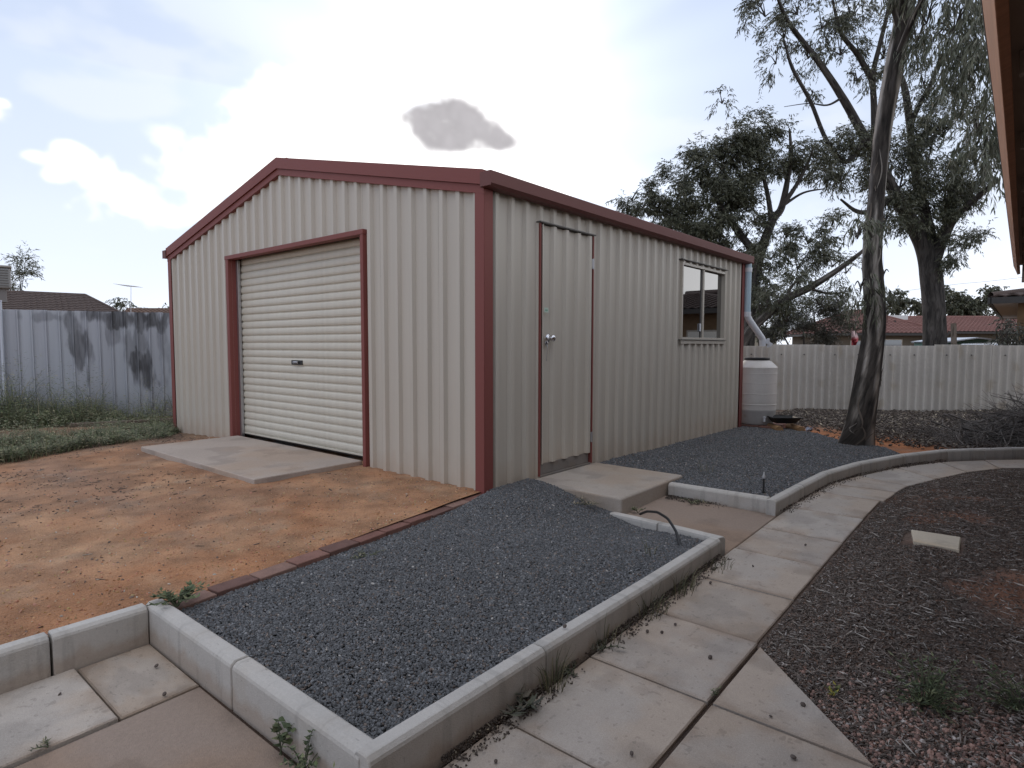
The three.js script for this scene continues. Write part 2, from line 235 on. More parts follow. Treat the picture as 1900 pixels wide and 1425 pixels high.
const range = (a, b, n, p = 1) => Array.from({ length: n + 1 }, (_, i) => a + (b - a) * Math.pow(i / n, p));
{ // far ground to the horizon
  const g = new THREE.PlaneGeometry(1600, 1600, 8, 8); g.rotateX(-Math.PI / 2); g.translate(0, -0.42, 0); const p = g.attributes.position, uv = g.attributes.uv; for (let i = 0; i < p.count; i++) uv.setXY(i, p.getX(i), p.getZ(i));
  struct('ground', g, mat.far, 'dry brown ground stretching beyond the fences');
}
// orange dirt yard
const brickX = (z) => z < 0 ? 0 : mix(0.0, 0.27, z / 2.41);
const dirtEdge = (z) => z > 2.44 ? 0.21 : z > -0.05 ? brickX(z) + 0.0 : -0.06;
function dirtY(x, z) {
  let y = 0.03 - 0.034 * step01(0.7, 2.3, z) + Math.min(0, x + 4.1) * 0.055 * clamp(1 - z / 3) - 0.012 * step01(-1.6, -0.6, x) * step01(0.3, 0.8, z);
  if (x < -5.2) y -= 0.02 * clamp((-5.2 - x) / 2);
  const b = clamp((dirtEdge(z) - x) / 0.3); return Math.max(y, -0.1) + b * (0.035 * (fbm(x * 0.9 + 30, z * 1.4 + 30, 101, 4) - 0.5) + 0.016 * (fbm(x * 6 + 3, z * 6, 103, 3) - 0.5)) - 0.006;
}
function dirtC(x, z) {
  const n = fbm(x * 0.8 + 40, z * 2.1 + 40, 111, 5), n2 = fbm(x * 3.1 + 11, z * 4.3 + 7, 113, 4), dk = clamp(step01(0.45, 0.7, n) * 1.1) * step01(0.1, -1.6, x), pale = step01(0.48, 0.72, n2);
  let c = [0.455, 0.27, 0.16]; const red = step01(0.45, 0.68, fbm(x * 1.7 + 3, z * 2.6 + 9, 117, 4));
  c = c.map((v, k) => mix(v, [0.42, 0.215, 0.11][k], red * 0.75)); c = c.map((v, k) => mix(v, [0.52, 0.35, 0.225][k], pale * 0.6));
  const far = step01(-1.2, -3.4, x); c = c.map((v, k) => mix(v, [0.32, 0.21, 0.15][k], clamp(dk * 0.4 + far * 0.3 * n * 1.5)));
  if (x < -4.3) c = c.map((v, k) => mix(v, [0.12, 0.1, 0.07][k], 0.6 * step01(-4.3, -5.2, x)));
  return c;
}
struct('dirt_yard', sheet(range(-4, 7, 240), range(0, 1, 220, 1.7), (u, z) => mix(dirtEdge(z), -15, u), (u, z) => z, dirtY, dirtC), mat.dirt, 'bare orange dirt in front of the metal shed');
// kerb line beside the curved path: outer face
const KF = [[1.845, -1.2], [1.872, -1.86], [1.905, -2.53], [2.045, -3.26], [2.31, -4.06], [2.62, -4.7], [2.93, -5.06], [3.27, -5.44], [3.95, -6.0], [4.7, -6.5]];
const kerbX = (z) => lerpTable(KF.map(([x, z]) => [-z, x]), -z), kerbZ = (x) => lerpTable(KF, x);
function rearY(x, z) { return -0.055 - 0.021 * clamp(-4.6 - z, 0, 5) + 0.05 * (fbm(x * 1.2 + 60, z * 1.2 + 60, 121, 4) - 0.5) * clamp((-4.6 - z) / 0.8) + 0.1 * step01(1.6, 3.2, x) * step01(-6.2, -8, z) * fbm(x * 0.9 + 9, z * 0.9 + 70, 123, 3); }
function rearC(x, z) { const n = fbm(x * 1.1 + 80, z * 1.3 + 80, 127, 5), near = step01(-7.3, -5.6, z), red = clamp(near * 1.2 - step01(0.55, 0.75, n) * 0.6); return [0.17, 0.135, 0.112].map((v, k) => mix(v, [0.46, 0.2, 0.09][k], red)); }
struct('rear_ground', sheet(range(0, 1, 150), range(-7, 9, 200), (u) => u, (u, v) => mix(u < 1.88 ? -4.3 : Math.min(-4.1, kerbZ(u) - 0.05), -15, v), rearY, rearC), mat.dirt, 'reddish earth and litter between gravel and rear fence');
// dark mulch bed right of the path
const PR = [[-4, 2.385], [0.82, 2.385], [1.36, 2.9], [2.2, 3.7], [4, 5.4]], PRc = [[5.5, 4.3], [5.0, 3.6], [4.5, 3.07], [4.05, 2.83], [3.45, 2.62], [2.95, 2.46], [2.62, 2.42], [2.18, 2.39]].reverse();
const mulchX = (z) => z < -2.18 ? lerpTable(PRc.map(([a, b]) => [a, b]), -z) : lerpTable(PR, z);
const mulchY = (x, z) => pathY(z) - 0.015 + 0.05 * step01(0, 0.5, x - mulchX(z)) * (0.35 + fbm(x * 1.6 + 20, z * 1.6 + 20, 131, 4)) + 0.012 * (fbm(x * 9, z * 9 + 50, 133, 2) - 0.5);
const mulchC = (x, z) => { const red = step01(0.52, 0.66, fbm(x * 1.5 + 33, z * 1.5 + 33, 137, 4)) * step01(0.4, -0.6, z); return [0.16, 0.125, 0.108].map((v, k) => mix(v, [0.34, 0.16, 0.095][k], red * 0.7)); };
struct('mulch_bed', sheet(range(-5.4, 3.6, 220), range(0, 1, 120, 1.6), (u, z) => mix(mulchX(z) - 0.02, 9, u), (u, z) => z, mulchY, mulchC), mat.dirt, 'dark mulch bed right of the concrete paver path');
// soil that shows in the joints under the pavers
{
  const t = new Tri(), zs = range(-1.2, 6, 24); for (let i = 0; i < zs.length - 1; i++) { const a = zs[i], b = zs[i + 1], y = (z) => pathY(z) - 0.02; const xl = (z) => z > 2.46 ? 0.2 : 1.8; for (const [L0, L1] of [[Math.min(xl(a + 0.001), xl(b - 0.001)), 2.42]]) t.quad(V(L0, y(b), b), V(L1, y(b), b), V(L1, y(a), a), V(L0, y(a), a), [L0, b], [L1, b], [L1, a], [L0, a]); }
  t.quad(V(0.9, -0.135, -0.4), V(1.8, -0.135, -0.15), V(1.8, -0.112, -1.3), V(0.9, -0.112, -1.3), [0, 0], [1, 0], [1, 1], [0, 1]);
  const row = [[-1.2, 1.8, 2.42], [-2.18, 1.85, 2.42], [-2.6, 1.88, 2.45], [-3.2, 2.0, 2.55], [-3.8, 2.2, 2.74], [-4.5, 2.5, 3.06]]; for (let i = 0; i < row.length - 1; i++) { const [z0, a0, b0] = row[i], [z1, a1, b1] = row[i + 1]; t.quad(V(a0, -0.112, z0), V(b0, -0.112, z0), V(b1, -0.112, z1), V(a1, -0.112, z1), [a0, z0], [b0, z0], [b1, z1], [a1, z1]); }
  t.quad(V(2.5, -0.112, -4.5), V(3.06, -0.112, -4.5), V(5, -0.112, -5.6), V(4.4, -0.112, -6.5), [0, 0], [1, 0], [2, 1], [2, 2]);
  t.quad(V(2.36, -0.165, 3.9), V(5.6, -0.175, 3.9), V(2.88, -0.162, 1.34), V(2.36, -0.157, 0.83), [0, 0], [3, 0], [1, 3], [0, 3]);
  struct('path_bed', t.geo(), mat.soil, 'dark soil showing in the joints between concrete pavers');
}
// ---------------------------------------------------------------- pavers
function slabGeo(poly, yOf, th, bev, off, unit = false) { // poly [x,z] corners; any winding
  let A = 0; for (let i = 0; i < poly.length; i++) { const [x0, z0] = poly[i], [x1, z1] = poly[(i + 1) % poly.length]; A += x0 * z1 - x1 * z0; } if (A > 0) poly = poly.slice().reverse();
  const n = poly.length, cx = poly.reduce((s, q) => s + q[0], 0) / n, cz = poly.reduce((s, q) => s + q[1], 0) / n;
  const nor = poly.map((a, i) => { const b = poly[(i + 1) % n], l = Math.hypot(b[0] - a[0], b[1] - a[1]); let nx = -(b[1] - a[1]) / l, nz = (b[0] - a[0]) / l; if (nx * (cx - a[0]) + nz * (cz - a[1]) < 0) { nx = -nx; nz = -nz; } return [nx, nz]; });
  const ins = poly.map((q, i) => { const a = nor[(i + n - 1) % n], b = nor[i], k = bev / (1 + a[0] * b[0] + a[1] * b[1]); return [q[0] + (a[0] + b[0]) * k, q[1] + (a[1] + b[1]) * k]; });
  const t = new Tri(), T = ins.map(([x, z]) => V(x, yOf(x, z), z)), E = poly.map(([x, z]) => V(x, yOf(x, z) - bev, z)), Bm = poly.map(([x, z]) => V(x, yOf(x, z) - th, z)), xs = poly.map((q) => q[0]), zs_ = poly.map((q) => q[1]), X0 = Math.min(...xs), X1 = Math.max(...xs), Z0 = Math.min(...zs_), Z1 = Math.max(...zs_), fl = Math.floor(off) % 4, u = (v) => { const a = (v.x - X0) / (X1 - X0), b = (v.z - Z0) / (Z1 - Z0); return unit ? [fl & 1 ? 1 - a : a, fl & 2 ? 1 - b : b] : [v.x + off, v.z + off * 1.7]; };
  for (let i = 1; i < n - 1; i++) t.tri(T[0], T[i], T[i + 1], u(T[0]), u(T[i]), u(T[i + 1]));
  for (let i = 0; i < n; i++) { const j = (i + 1) % n; const us = (v) => [v.x + v.z + off, v.y + off]; t.quad(E[i], E[j], T[j], T[i], u(E[i]), u(E[j]), u(T[j]), u(T[i])); t.quad(Bm[i], Bm[j], E[j], E[i], us(Bm[i]), us(Bm[j]), us(E[j]), us(E[i])); }
  return t.geo();
}
const path = new THREE.Group(); path.name = 'path'; path.userData.kind = 'structure'; path.userData.label = 'concrete paver path curving past the gravel beds'; scene.add(path);
{
  const R = rng(5); let k = 0;
  const pave = (poly, m, lift = 0) => { const tx = (R() - 0.5) * 0.006, tz = (R() - 0.5) * 0.006, [x0, z0] = poly[0], dy = lift + (R() - 0.5) * 0.004; mesh('paver', slabGeo(poly, (x, z) => pathY(z) + dy + (x - x0) * tx + (z - z0) * tz, 0.045, 0.005, k++ * 3.37, m !== mat.patch), m ?? mat.paver[Math.floor(R() * 5)], path); };
  const zs = [3.56, 3.01, 2.46, 1.91, 1.36, 0.803, 0.25, -0.31, -0.84, -1.5, -2.18], g = 0.005;
  const tone = [0, 1, 0, 1, 0, 2, 1, 0, 3, 1];
  for (let i = 0; i < zs.length - 1; i++) { const a = zs[i] - g, b = zs[i + 1] + g, xr = 2.366 + (R() - 0.5) * 0.006; pave([[1.862, a], [xr, a], [xr + 0.002, b], [1.862, b]], mat.paver[tone[i]]); }
  // triangle and the pavers of the second column
  pave([[2.388, 0.83], [2.9, 1.352], [2.388, 1.352]], mat.paver[1]); pave([[2.388, 1.366], [2.905, 1.366], [2.905, 1.905], [2.388, 1.905]], mat.paver[2]); pave([[2.918, 1.385], [3.42, 1.905], [2.918, 1.905]], mat.paver[0]);
  for (const [z0, z1] of [[1.917, 2.455], [2.466, 3.0], [3.012, 3.55]]) for (const [x0, x1] of [[2.388, 2.905], [2.916, 3.43], [3.442, 3.95]]) if (x1 - 2.4 < z1 - 0.8 + 0.2) pave([[x0, z0], [x1, z0], [x1, z1], [x0, z1]]);
  // the curve behind
  const Lc = [[1.858, -2.19], [1.92, -2.6], [2.045, -3.15], [2.26, -3.85], [2.57, -4.52], [2.93, -4.97], [3.42, -5.44], [4.1, -5.98]], Rc = [[2.39, -2.19], [2.42, -2.62], [2.46, -2.95], [2.62, -3.45], [2.83, -4.05], [3.07, -4.5], [3.6, -5.0], [4.3, -5.5]];
  const cut = (a, b, t) => [mix(a[0], b[0], t), mix(a[1], b[1], t)];
  for (let i = 0; i < Lc.length - 1; i++) pave([cut(Lc[i], Lc[i + 1], 0.012), cut(Rc[i], Rc[i + 1], 0.012), cut(Rc[i], Rc[i + 1], 0.985), cut(Lc[i], Lc[i + 1], 0.985)], mat.paver[[1, 0, 3, 1, 2, 4, 0][i]]);
  // court at the left foot of the picture: cut paver, pale pavers, one wide slab
  pave([[0.268, 2.496], [0.775, 2.496], [0.775, 2.766], [0.268, 2.766]], mat.paver[2], -0.005); pave([[0.262, 2.776], [0.776, 2.776], [0.776, 3.31], [0.262, 3.31]], mat.paver[3], 0.006); pave([[0.262, 3.32], [0.776, 3.32], [0.776, 3.86], [0.262, 3.86]], mat.paver[1]);
  pave([[0.787, 2.497], [1.85, 2.493], [1.85, 3.7], [0.787, 3.7]], mat.patch, -0.008);
  pave([[0.93, -0.5], [1.848, -0.2], [1.848, -1.232], [0.93, -1.232]], mat.patch, -0.01);
}
// ---------------------------------------------------------------- kerbs
function kerbBlock(p0, p1, y0, y1, side, w = 0.075, hgt = 0.34, off = 0) { // outer face from p0 to p1; side = +1 when the outer side lies to the left of p0->p1
  const dx = p1[0] - p0[0], dz = p1[1] - p0[1], L = Math.hypot(dx, dz), ux = dx / L, uz = dz / L, ox = uz * side, oz = -ux * side;
  const prof = [[0, -hgt], [0, -0.022], [-0.004, -0.012], [-0.017, -0.001], [-0.023, 0], [-w + 0.012, 0], [-w + 0.003, -0.006], [-w, -0.02], [-w, -hgt]];
  const rings = [[0.001, 0.004], [0.005, 0], [L - 0.005, 0], [L - 0.001, 0.004]].map(([s, k]) => prof.map(([o, y]) => { const yy = mix(y0, y1, s / L) + (y > -0.05 ? y - k : y), oo = o + (o > -w / 2 ? -k : k); return V(p0[0] + ux * s + ox * oo, yy, p0[1] + uz * s + oz * oo); }));
  const t = new Tri(); let plen = [0]; for (let i = 1; i < prof.length; i++) plen.push(plen[i - 1] + Math.hypot(prof[i][0] - prof[i - 1][0], prof[i][1] - prof[i - 1][1]));
  const s = [0, 0.004, L - 0.004, L]; for (let r = 0; r < 3; r++) for (let i = 0; i < prof.length - 1; i++) { const q = [rings[r][i], rings[r + 1][i], rings[r + 1][i + 1], rings[r][i + 1]], uv = [[s[r] + off, plen[i]], [s[r + 1] + off, plen[i]], [s[r + 1] + off, plen[i + 1]], [s[r] + off, plen[i + 1]]]; if (side > 0) t.quad(q[0], q[3], q[2], q[1], uv[0], uv[3], uv[2], uv[1]); else t.quad(...q, ...uv); }
  for (const [r, fl] of [[0, 1], [3, -1]]) for (let i = 1; i < prof.length - 1; i++) { const [a, b, c] = [rings[r][0], rings[r][i], rings[r][i + 1]], u = (k) => [prof[k][0] + off, prof[k][1]]; if (fl * side > 0) t.tri(a, b, c, u(0), u(i), u(i + 1)); else t.tri(a, c, b, u(0), u(i + 1), u(i)); }
  return t.geo();
}
function kerb(label, runs) { const k = thing('kerb', label, 'kerb', [0, 0, 0], 0, 'concrete kerbs round the gravel beds'); runs.forEach((r, i) => mesh('kerb_block', kerbBlock(...r, undefined, undefined, i * 1.93 + label.length), mat.kerb, k)); return k; }
kerb('pale concrete kerb between orange dirt and the paved corner at left', [[[0.26, 2.492], [0.262, 2.845], 0.0, 0.0, 1], [[0.262, 2.853], [0.268, 3.6], 0.0, -0.004, 1], [[0.268, 3.608], [0.274, 4.35], -0.004, -0.006, 1]]);
kerb('pale concrete kerb across the near end of the front gravel bed', [[[0.205, 2.49], [1.02, 2.482], 0.004, 0.002, -1], [[1.027, 2.482], [1.796, 2.476], 0.002, -0.002, -1]]);
kerb('long concrete kerb between the front gravel bed and the straight path', [[[1.84, 2.474], [1.84, 1.64], -0.001, -0.003, -1], [[1.84, 1.636], [1.84, 0.75], -0.003, -0.012, -1], [[1.84, 0.746], [1.842, -0.138], -0.012, -0.01, -1]]);
kerb('low worn concrete kerb from doorstep to front gravel corner', [[[0.9, -0.505], [1.36, -0.36], -0.085, -0.044, 1], [[1.364, -0.359], [1.843, -0.212], -0.044, -0.011, 1]]);
kerb('short concrete kerb from doorstep along the rear gravel bed', [[[0.965, -1.236], [1.772, -1.238], 0.012, 0.016, -1]]);
kerb('curved concrete kerb sweeping round the rear gravel bed', KF.slice(0, -1).map((p, i) => [p, KF[i + 1], i ? 0.02 : 0.016, 0.02, -1]));
// brick edging between dirt and gravel
{
  const R = rng(8), t = thing('brick_edging', 'row of flat red bricks edging the orange dirt beside front gravel', 'edging', [0, 0, 0]);
  for (let i = 0; i < 11; i++) { const z0 = 0.03 + i * 0.219, z1 = z0 + 0.213, zm = (z0 + z1) / 2, g = bx(-0.055, 0.055, -0.076, 0, -0.1065, 0.1065, 0.006, i * 0.61); const m = mesh('brick', g, mat.brick[Math.floor(R() * 4)], t); m.position.set(brickX(zm) + 0.02 + (R() - 0.5) * 0.012, 0.012 - 0.01 * zm + (R() - 0.5) * 0.012, zm); m.rotation.set((R() - 0.5) * 0.03, 0.112 + (R() - 0.5) * 0.06, (R() - 0.5) * 0.05); }
}
// concrete apron and doorstep
tag(mesh('concrete_slab', bx(-4.05, -1.57, -0.2, 0.07, 0.0, 1.07, 0.012, 2.2), mat.slab), 'thin concrete apron slab in front of the roller door', 'slab');
tag(mesh('doorstep', bx(0.03, 0.945, -0.3, 0.022, -1.585, -0.5, 0.02, 5.1), mat.step), 'thick concrete doorstep below the narrow shed door', 'doorstep');

// ---------------------------------------------------------------- the metal shed
const SW = 5.835, SL = 5.56, SH = 2.4, PITCH = Math.atan(0.2215);
const shed = thing('metal_shed', 'cream corrugated metal shed with red trim and white roller door', 'shed');
// ribbed sheet along direction d from s0 to s1; outward n; heights yb(s), yt(s)
const RIB = [[0, 0], [0.09, 0], [0.108, 0.03], [0.15, 0.03], [0.168, 0], [0.19, 0]];
function ribAt(s, prof, pit) { const q = ((s % pit) + pit) % pit; for (let i = 1; i < prof.length; i++) if (q <= prof[i][0] + 1e-9) return mix(prof[i - 1][1], prof[i][1], (q - prof[i - 1][0]) / (prof[i][0] - prof[i - 1][0])); return 0; }
function ribbed(o, d, n, s0, s1, yb, yt, { prof = RIB, pit = 0.19, extra = [], uvk = null, rows = 1 } = {}) {
  const S = [s0, s1, ...extra.filter((s) => s > s0 && s < s1)]; for (let k = Math.floor(s0 / pit); k * pit < s1; k++) for (const [q] of prof) { const s = k * pit + q; if (s > s0 + 1e-4 && s < s1 - 1e-4) S.push(s); } S.sort((a, b) => a - b);
  const t = new Tri(), pt = (s, y) => { const dd = ribAt(s, prof, pit); return V(o.x + d.x * s + n.x * dd, y, o.z + d.z * s + n.z * dd); }, uv = uvk ?? ((s, y) => [s, y]);
  for (let i = 0; i < S.length - 1; i++) { const a = S[i], b = S[i + 1]; if (b - a < 1e-5) continue; for (let r = 0; r < rows; r++) { const f = (s, k) => mix(yb(s), yt(s), k / rows), a0 = f(a, r), a1 = f(a, r + 1), b0 = f(b, r), b1 = f(b, r + 1); const q = [pt(a, a0), pt(b, b0), pt(b, b1), pt(a, a1)], u = [uv(a, a0), uv(b, b0), uv(b, b1), uv(a, a1)]; const nn = q[1].clone().sub(q[0]).cross(q[3].clone().sub(q[0])); if (nn.dot(n) < 0) t.quad(q[0], q[3], q[2], q[1], u[0], u[3], u[2], u[1]); else t.quad(...q, ...u); } }
  return t.geo();
}
const gableY = (x) => 2.4 + 0.2215 * (SW / 2 - Math.abs(x + SW / 2));   // underside of the roof along the gable
const RD = { x0: -4.132, x1: -1.483, h: 2.18, b: 0.072 }, PD = { z0: -0.679, z1: -1.508, b: 0.03, h: 2.204 }, WN = { z0: -3.5025, z1: -4.875, b: 1.247, t: 2.158 };
{
  const k = 0.762;
  const wallFront = sub('wall', shed);
  const cuts = [-SW + 0.02]; for (let x = -SW + k; x < -0.1; x += k) cuts.push(x); cuts.push(-0.02); cuts.push(RD.x0 + 0.03, RD.x1 - 0.03); cuts.sort((a, b) => a - b);
  for (let i = 0; i < cuts.length - 1; i++) { const a = cuts[i] + 0.0006, b = cuts[i + 1] - 0.0006, mid = (a + b) / 2, over = mid > RD.x0 && mid < RD.x1; mesh('wall_sheet', ribbed(V(0, 0, 0), V(1, 0, 0), V(0, 0, 1), a, b, () => over ? RD.h + 0.03 : -0.13, (s) => gableY(s) + 0.02, { extra: [-SW / 2] }), mat.cream, wallFront); }
  const wallSide = sub('wall', shed);
  const zc = [0.02]; for (let s = k; s < SL - 0.1; s += k) zc.push(s); zc.push(SL - 0.02, -PD.z0 + 0.005, -PD.z1 - 0.005, -WN.z0 + 0.012, -WN.z1 - 0.012); zc.sort((a, b) => a - b);
  for (let i = 0; i < zc.length - 1; i++) {
    const a = zc[i] + 0.0006, b = zc[i + 1] - 0.0006, mid = (a + b) / 2; if (b - a < 0.01) continue; const put = (y0, y1) => mesh('wall_sheet', ribbed(V(0, 0, 0), V(0, 0, -1), V(1, 0, 0), a, b, () => y0, () => y1), mat.cream, wallSide);
    if (mid > -PD.z0 && mid < -PD.z1) put(PD.h, 2.4); else if (mid > -WN.z0 && mid < -WN.z1) { put(-0.2, WN.b - 0.02); put(WN.t + 0.01, 2.4); } else put(-0.2, 2.4);
  }
  const wallBack = sub('wall', shed); mesh('wall_sheet', ribbed(V(0, 0, -SL), V(1, 0, 0), V(0, 0, -1), -SW + 0.02, -0.02, () => -0.25, (s) => gableY(s) + 0.02, { extra: [-SW / 2] }), mat.cream, wallBack);
  const wallFar = sub('wall', shed); mesh('wall_sheet', ribbed(V(-SW, 0, 0), V(0, 0, -1), V(-1, 0, 0), 0.02, SL - 0.02, () => -0.25, () => 2.4), mat.cream, wallFar);
  mesh('floor', bx(-SW + 0.03, -0.03, -0.15, 0.02, -SL + 0.03, -0.03), mat.slab, shed);
  // roof: ribbed sheets on both slopes, ridge cap
  for (const sgn of [1, -1]) {
    const g = ribbed(V(0, 0, 0), V(0, 0, -1), V(1, 0, 0), -0.05, SL + 0.06, () => 0, () => 3.05); // s runs along the ridge, y up the slope
    const e = V(sgn > 0 ? 0.08 : -SW - 0.08, 2.405, 0), c = Math.cos(PITCH), sn = Math.sin(PITCH), p = g.attributes.position;
    for (let i = 0; i < p.count; i++) { const up = p.getY(i), h = p.getX(i), z = p.getZ(i); p.setXYZ(i, e.x - sgn * up * c + sgn * h * sn, e.y + up * sn + h * c, z); } g.computeVertexNormals(); mesh('roof_sheet', g, mat.redRoof, shed);
    const rc = bar(V(-SW / 2 + sgn * 0.09, 3.105, 0.05), V(-SW / 2 + sgn * 0.09, 3.105, -SL - 0.06), 0.19, 0.004); const m = mesh('ridge_cap', rc, mat.redRoof, shed); m.position.set(0, 0, 0);
  }
  // gable barge: broad upper board and narrow lower one on each slope
  const apex = (dy, z) => V(-SW / 2, 3.135 + dy, z), barge = (sgn, h0, h1, z0, z1) => {
    const ex = sgn > 0 ? 0.045 : -SW - 0.045, ya = 3.14, ye = 2.485, t = new Tri(), a = [], b = []; for (const [h, z] of [[h0, z0], [h0, z1], [h1, z1], [h1, z0]]) { a.push(V(-SW / 2, ya - h, z)); b.push(V(ex, ye - h, z)); }
    for (let i = 0; i < 4; i++) { const j = (i + 1) % 4; if (sgn > 0) t.quad(a[i], a[j], b[j], b[i]); else t.quad(a[j], a[i], b[i], b[j]); } if (sgn > 0) t.quad(b[0], b[1], b[2], b[3]); else t.quad(b[3], b[2], b[1], b[0]); return t.geo();
  };
  for (const s of [1, -1]) { mesh('barge_board', barge(s, 0, 0.112, 0.0, 0.062), mat.red, shed); mesh('barge_moulding', barge(s, 0.114, 0.178, 0.0, 0.045), mat.red, shed); }
  // corner posts
  const post = (x, z, sx, sz) => mesh('corner_post', [bx(x - sx * 0.052, x + sx * 0.043, -0.2, 2.42, z + sz * 0.036, z + sz * 0.043, 0.002), bx(x + sx * 0.036, x + sx * 0.043, -0.2, 2.42, z - sz * 0.062, z + sz * 0.0355, 0.002)], mat.red, shed);
  post(0, 0, 1, 1); post(-SW, 0, -1, 1); post(0, -SL, 1, -1); post(-SW, -SL, -1, -1);
  // gutters: quad profile with rolled front edge
  for (const sgn of [1, -1]) {
    const x = sgn > 0 ? 0.03 : -SW - 0.03, pr = [[0.0, 0.105], [0.0, 0.0], [0.075, 0.0], [0.105, 0.02], [0.11, 0.105], [0.103, 0.112], [0.097, 0.105], [0.094, 0.03], [0.07, 0.01], [0.01, 0.01]], t = new Tri(), z0 = 0.07, z1 = -SL - 0.12;
    for (let i = 0; i < pr.length - 1; i++) { const q = (k, z) => V(x + sgn * pr[k][0], 2.352 + pr[k][1], z); if (sgn > 0) t.quad(q(i, z0), q(i + 1, z0), q(i + 1, z1), q(i, z1)); else t.quad(q(i, z1), q(i + 1, z1), q(i + 1, z0), q(i, z0)); }
    const gm = mesh('gutter', [t.geo(), bx(x, x + sgn * 0.109, 2.353, 2.462, z0 - 0.004, z0 + 0.002, 0.001), bx(x, x + sgn * 0.109, 2.353, 2.462, z1 - 0.002, z1 + 0.004, 0.001)], mat.redRoof, shed);
  }
}
{ // roller door: curtain of convex slats in a red frame
  const f = sub('roller_door', shed), zc = -0.1, N = 25, y0 = RD.b + 0.03, y1 = RD.h + 0.02, ph = (y1 - y0) / N;
  const pr = [[0, -0.006], [0.06, 0.002], [0.16, 0.008], [0.35, 0.0115], [0.55, 0.0115], [0.75, 0.009], [0.88, 0.003], [0.95, -0.005], [1, -0.006]];
  const slat = new Tri(); for (let i = 0; i < pr.length - 1; i++) { const [a, b] = [pr[i], pr[i + 1]], x0 = RD.x0 + 0.035, x1 = RD.x1 - 0.022; slat.quad(V(x0, a[0] * ph, a[1]), V(x1, a[0] * ph, a[1]), V(x1, b[0] * ph, b[1]), V(x0, b[0] * ph, b[1]), [x0, a[0] * ph], [x1, a[0] * ph], [x1, b[0] * ph], [x0, b[0] * ph]); }
  const sg = slat.geo(); for (let i = 0; i < N; i++) { const m = mesh('slat', sg, mat.door, f); m.position.set(0, y0 + i * ph, zc + (i > 20 ? -0.002 * (i - 20) * (i - 20) * 0.5 : 0)); }
  mesh('bottom_rail', [bx(RD.x0 + 0.035, RD.x1 - 0.035, RD.b + 0.012, RD.b + 0.032, zc - 0.02, zc + 0.016, 0.003)], mat.door, f); mesh('rubber_seal', bx(RD.x0 + 0.035, RD.x1 - 0.035, RD.b - 0.004, RD.b + 0.011, zc - 0.012, zc + 0.008), mat.black, f);
  for (const x of [RD.x0 + 0.05, RD.x1 - 0.05]) mesh('guide_rail', [bx(x - 0.022, x + 0.022, RD.b - 0.06, RD.h, zc + 0.016, zc + 0.05, 0.002)], mat.steel, f);
  // handle with black lock plate
  const h = sub('handle', f); mesh('lock_plate', bx(-2.945, -2.725, 0.95, 1.0, zc + 0.0125, zc + 0.02, 0.003), mat.black, h); mesh('grip', [bar(V(-2.885, 0.977, zc + 0.035), V(-2.785, 0.977, zc + 0.035), 0.014, 0.022, 0.004), bx(-2.85, -2.82, 0.966, 0.99, zc + 0.018, zc + 0.04, 0.004)], mat.chrome, h);
  const w = 0.046;
  mesh('door_frame', bx(RD.x0 - w + 0.012, RD.x0 + 0.028, -0.1, RD.h - 0.002, -0.14, 0.046, 0.003), mat.red, f); mesh('door_frame', bx(RD.x1 - 0.02, RD.x1 + w - 0.02, -0.1, RD.h - 0.002, -0.14, 0.046, 0.003), mat.red, f); mesh('door_frame', bx(RD.x0 - w - 0.004, RD.x1 + w - 0.016, RD.h, RD.h + 0.046, -0.04, 0.049, 0.003), mat.red, f);
  mesh('curtain_cover', bx(RD.x0, RD.x1, RD.h - 0.0, RD.h + 0.5, -0.5, -0.16), mat.dark, f);
}
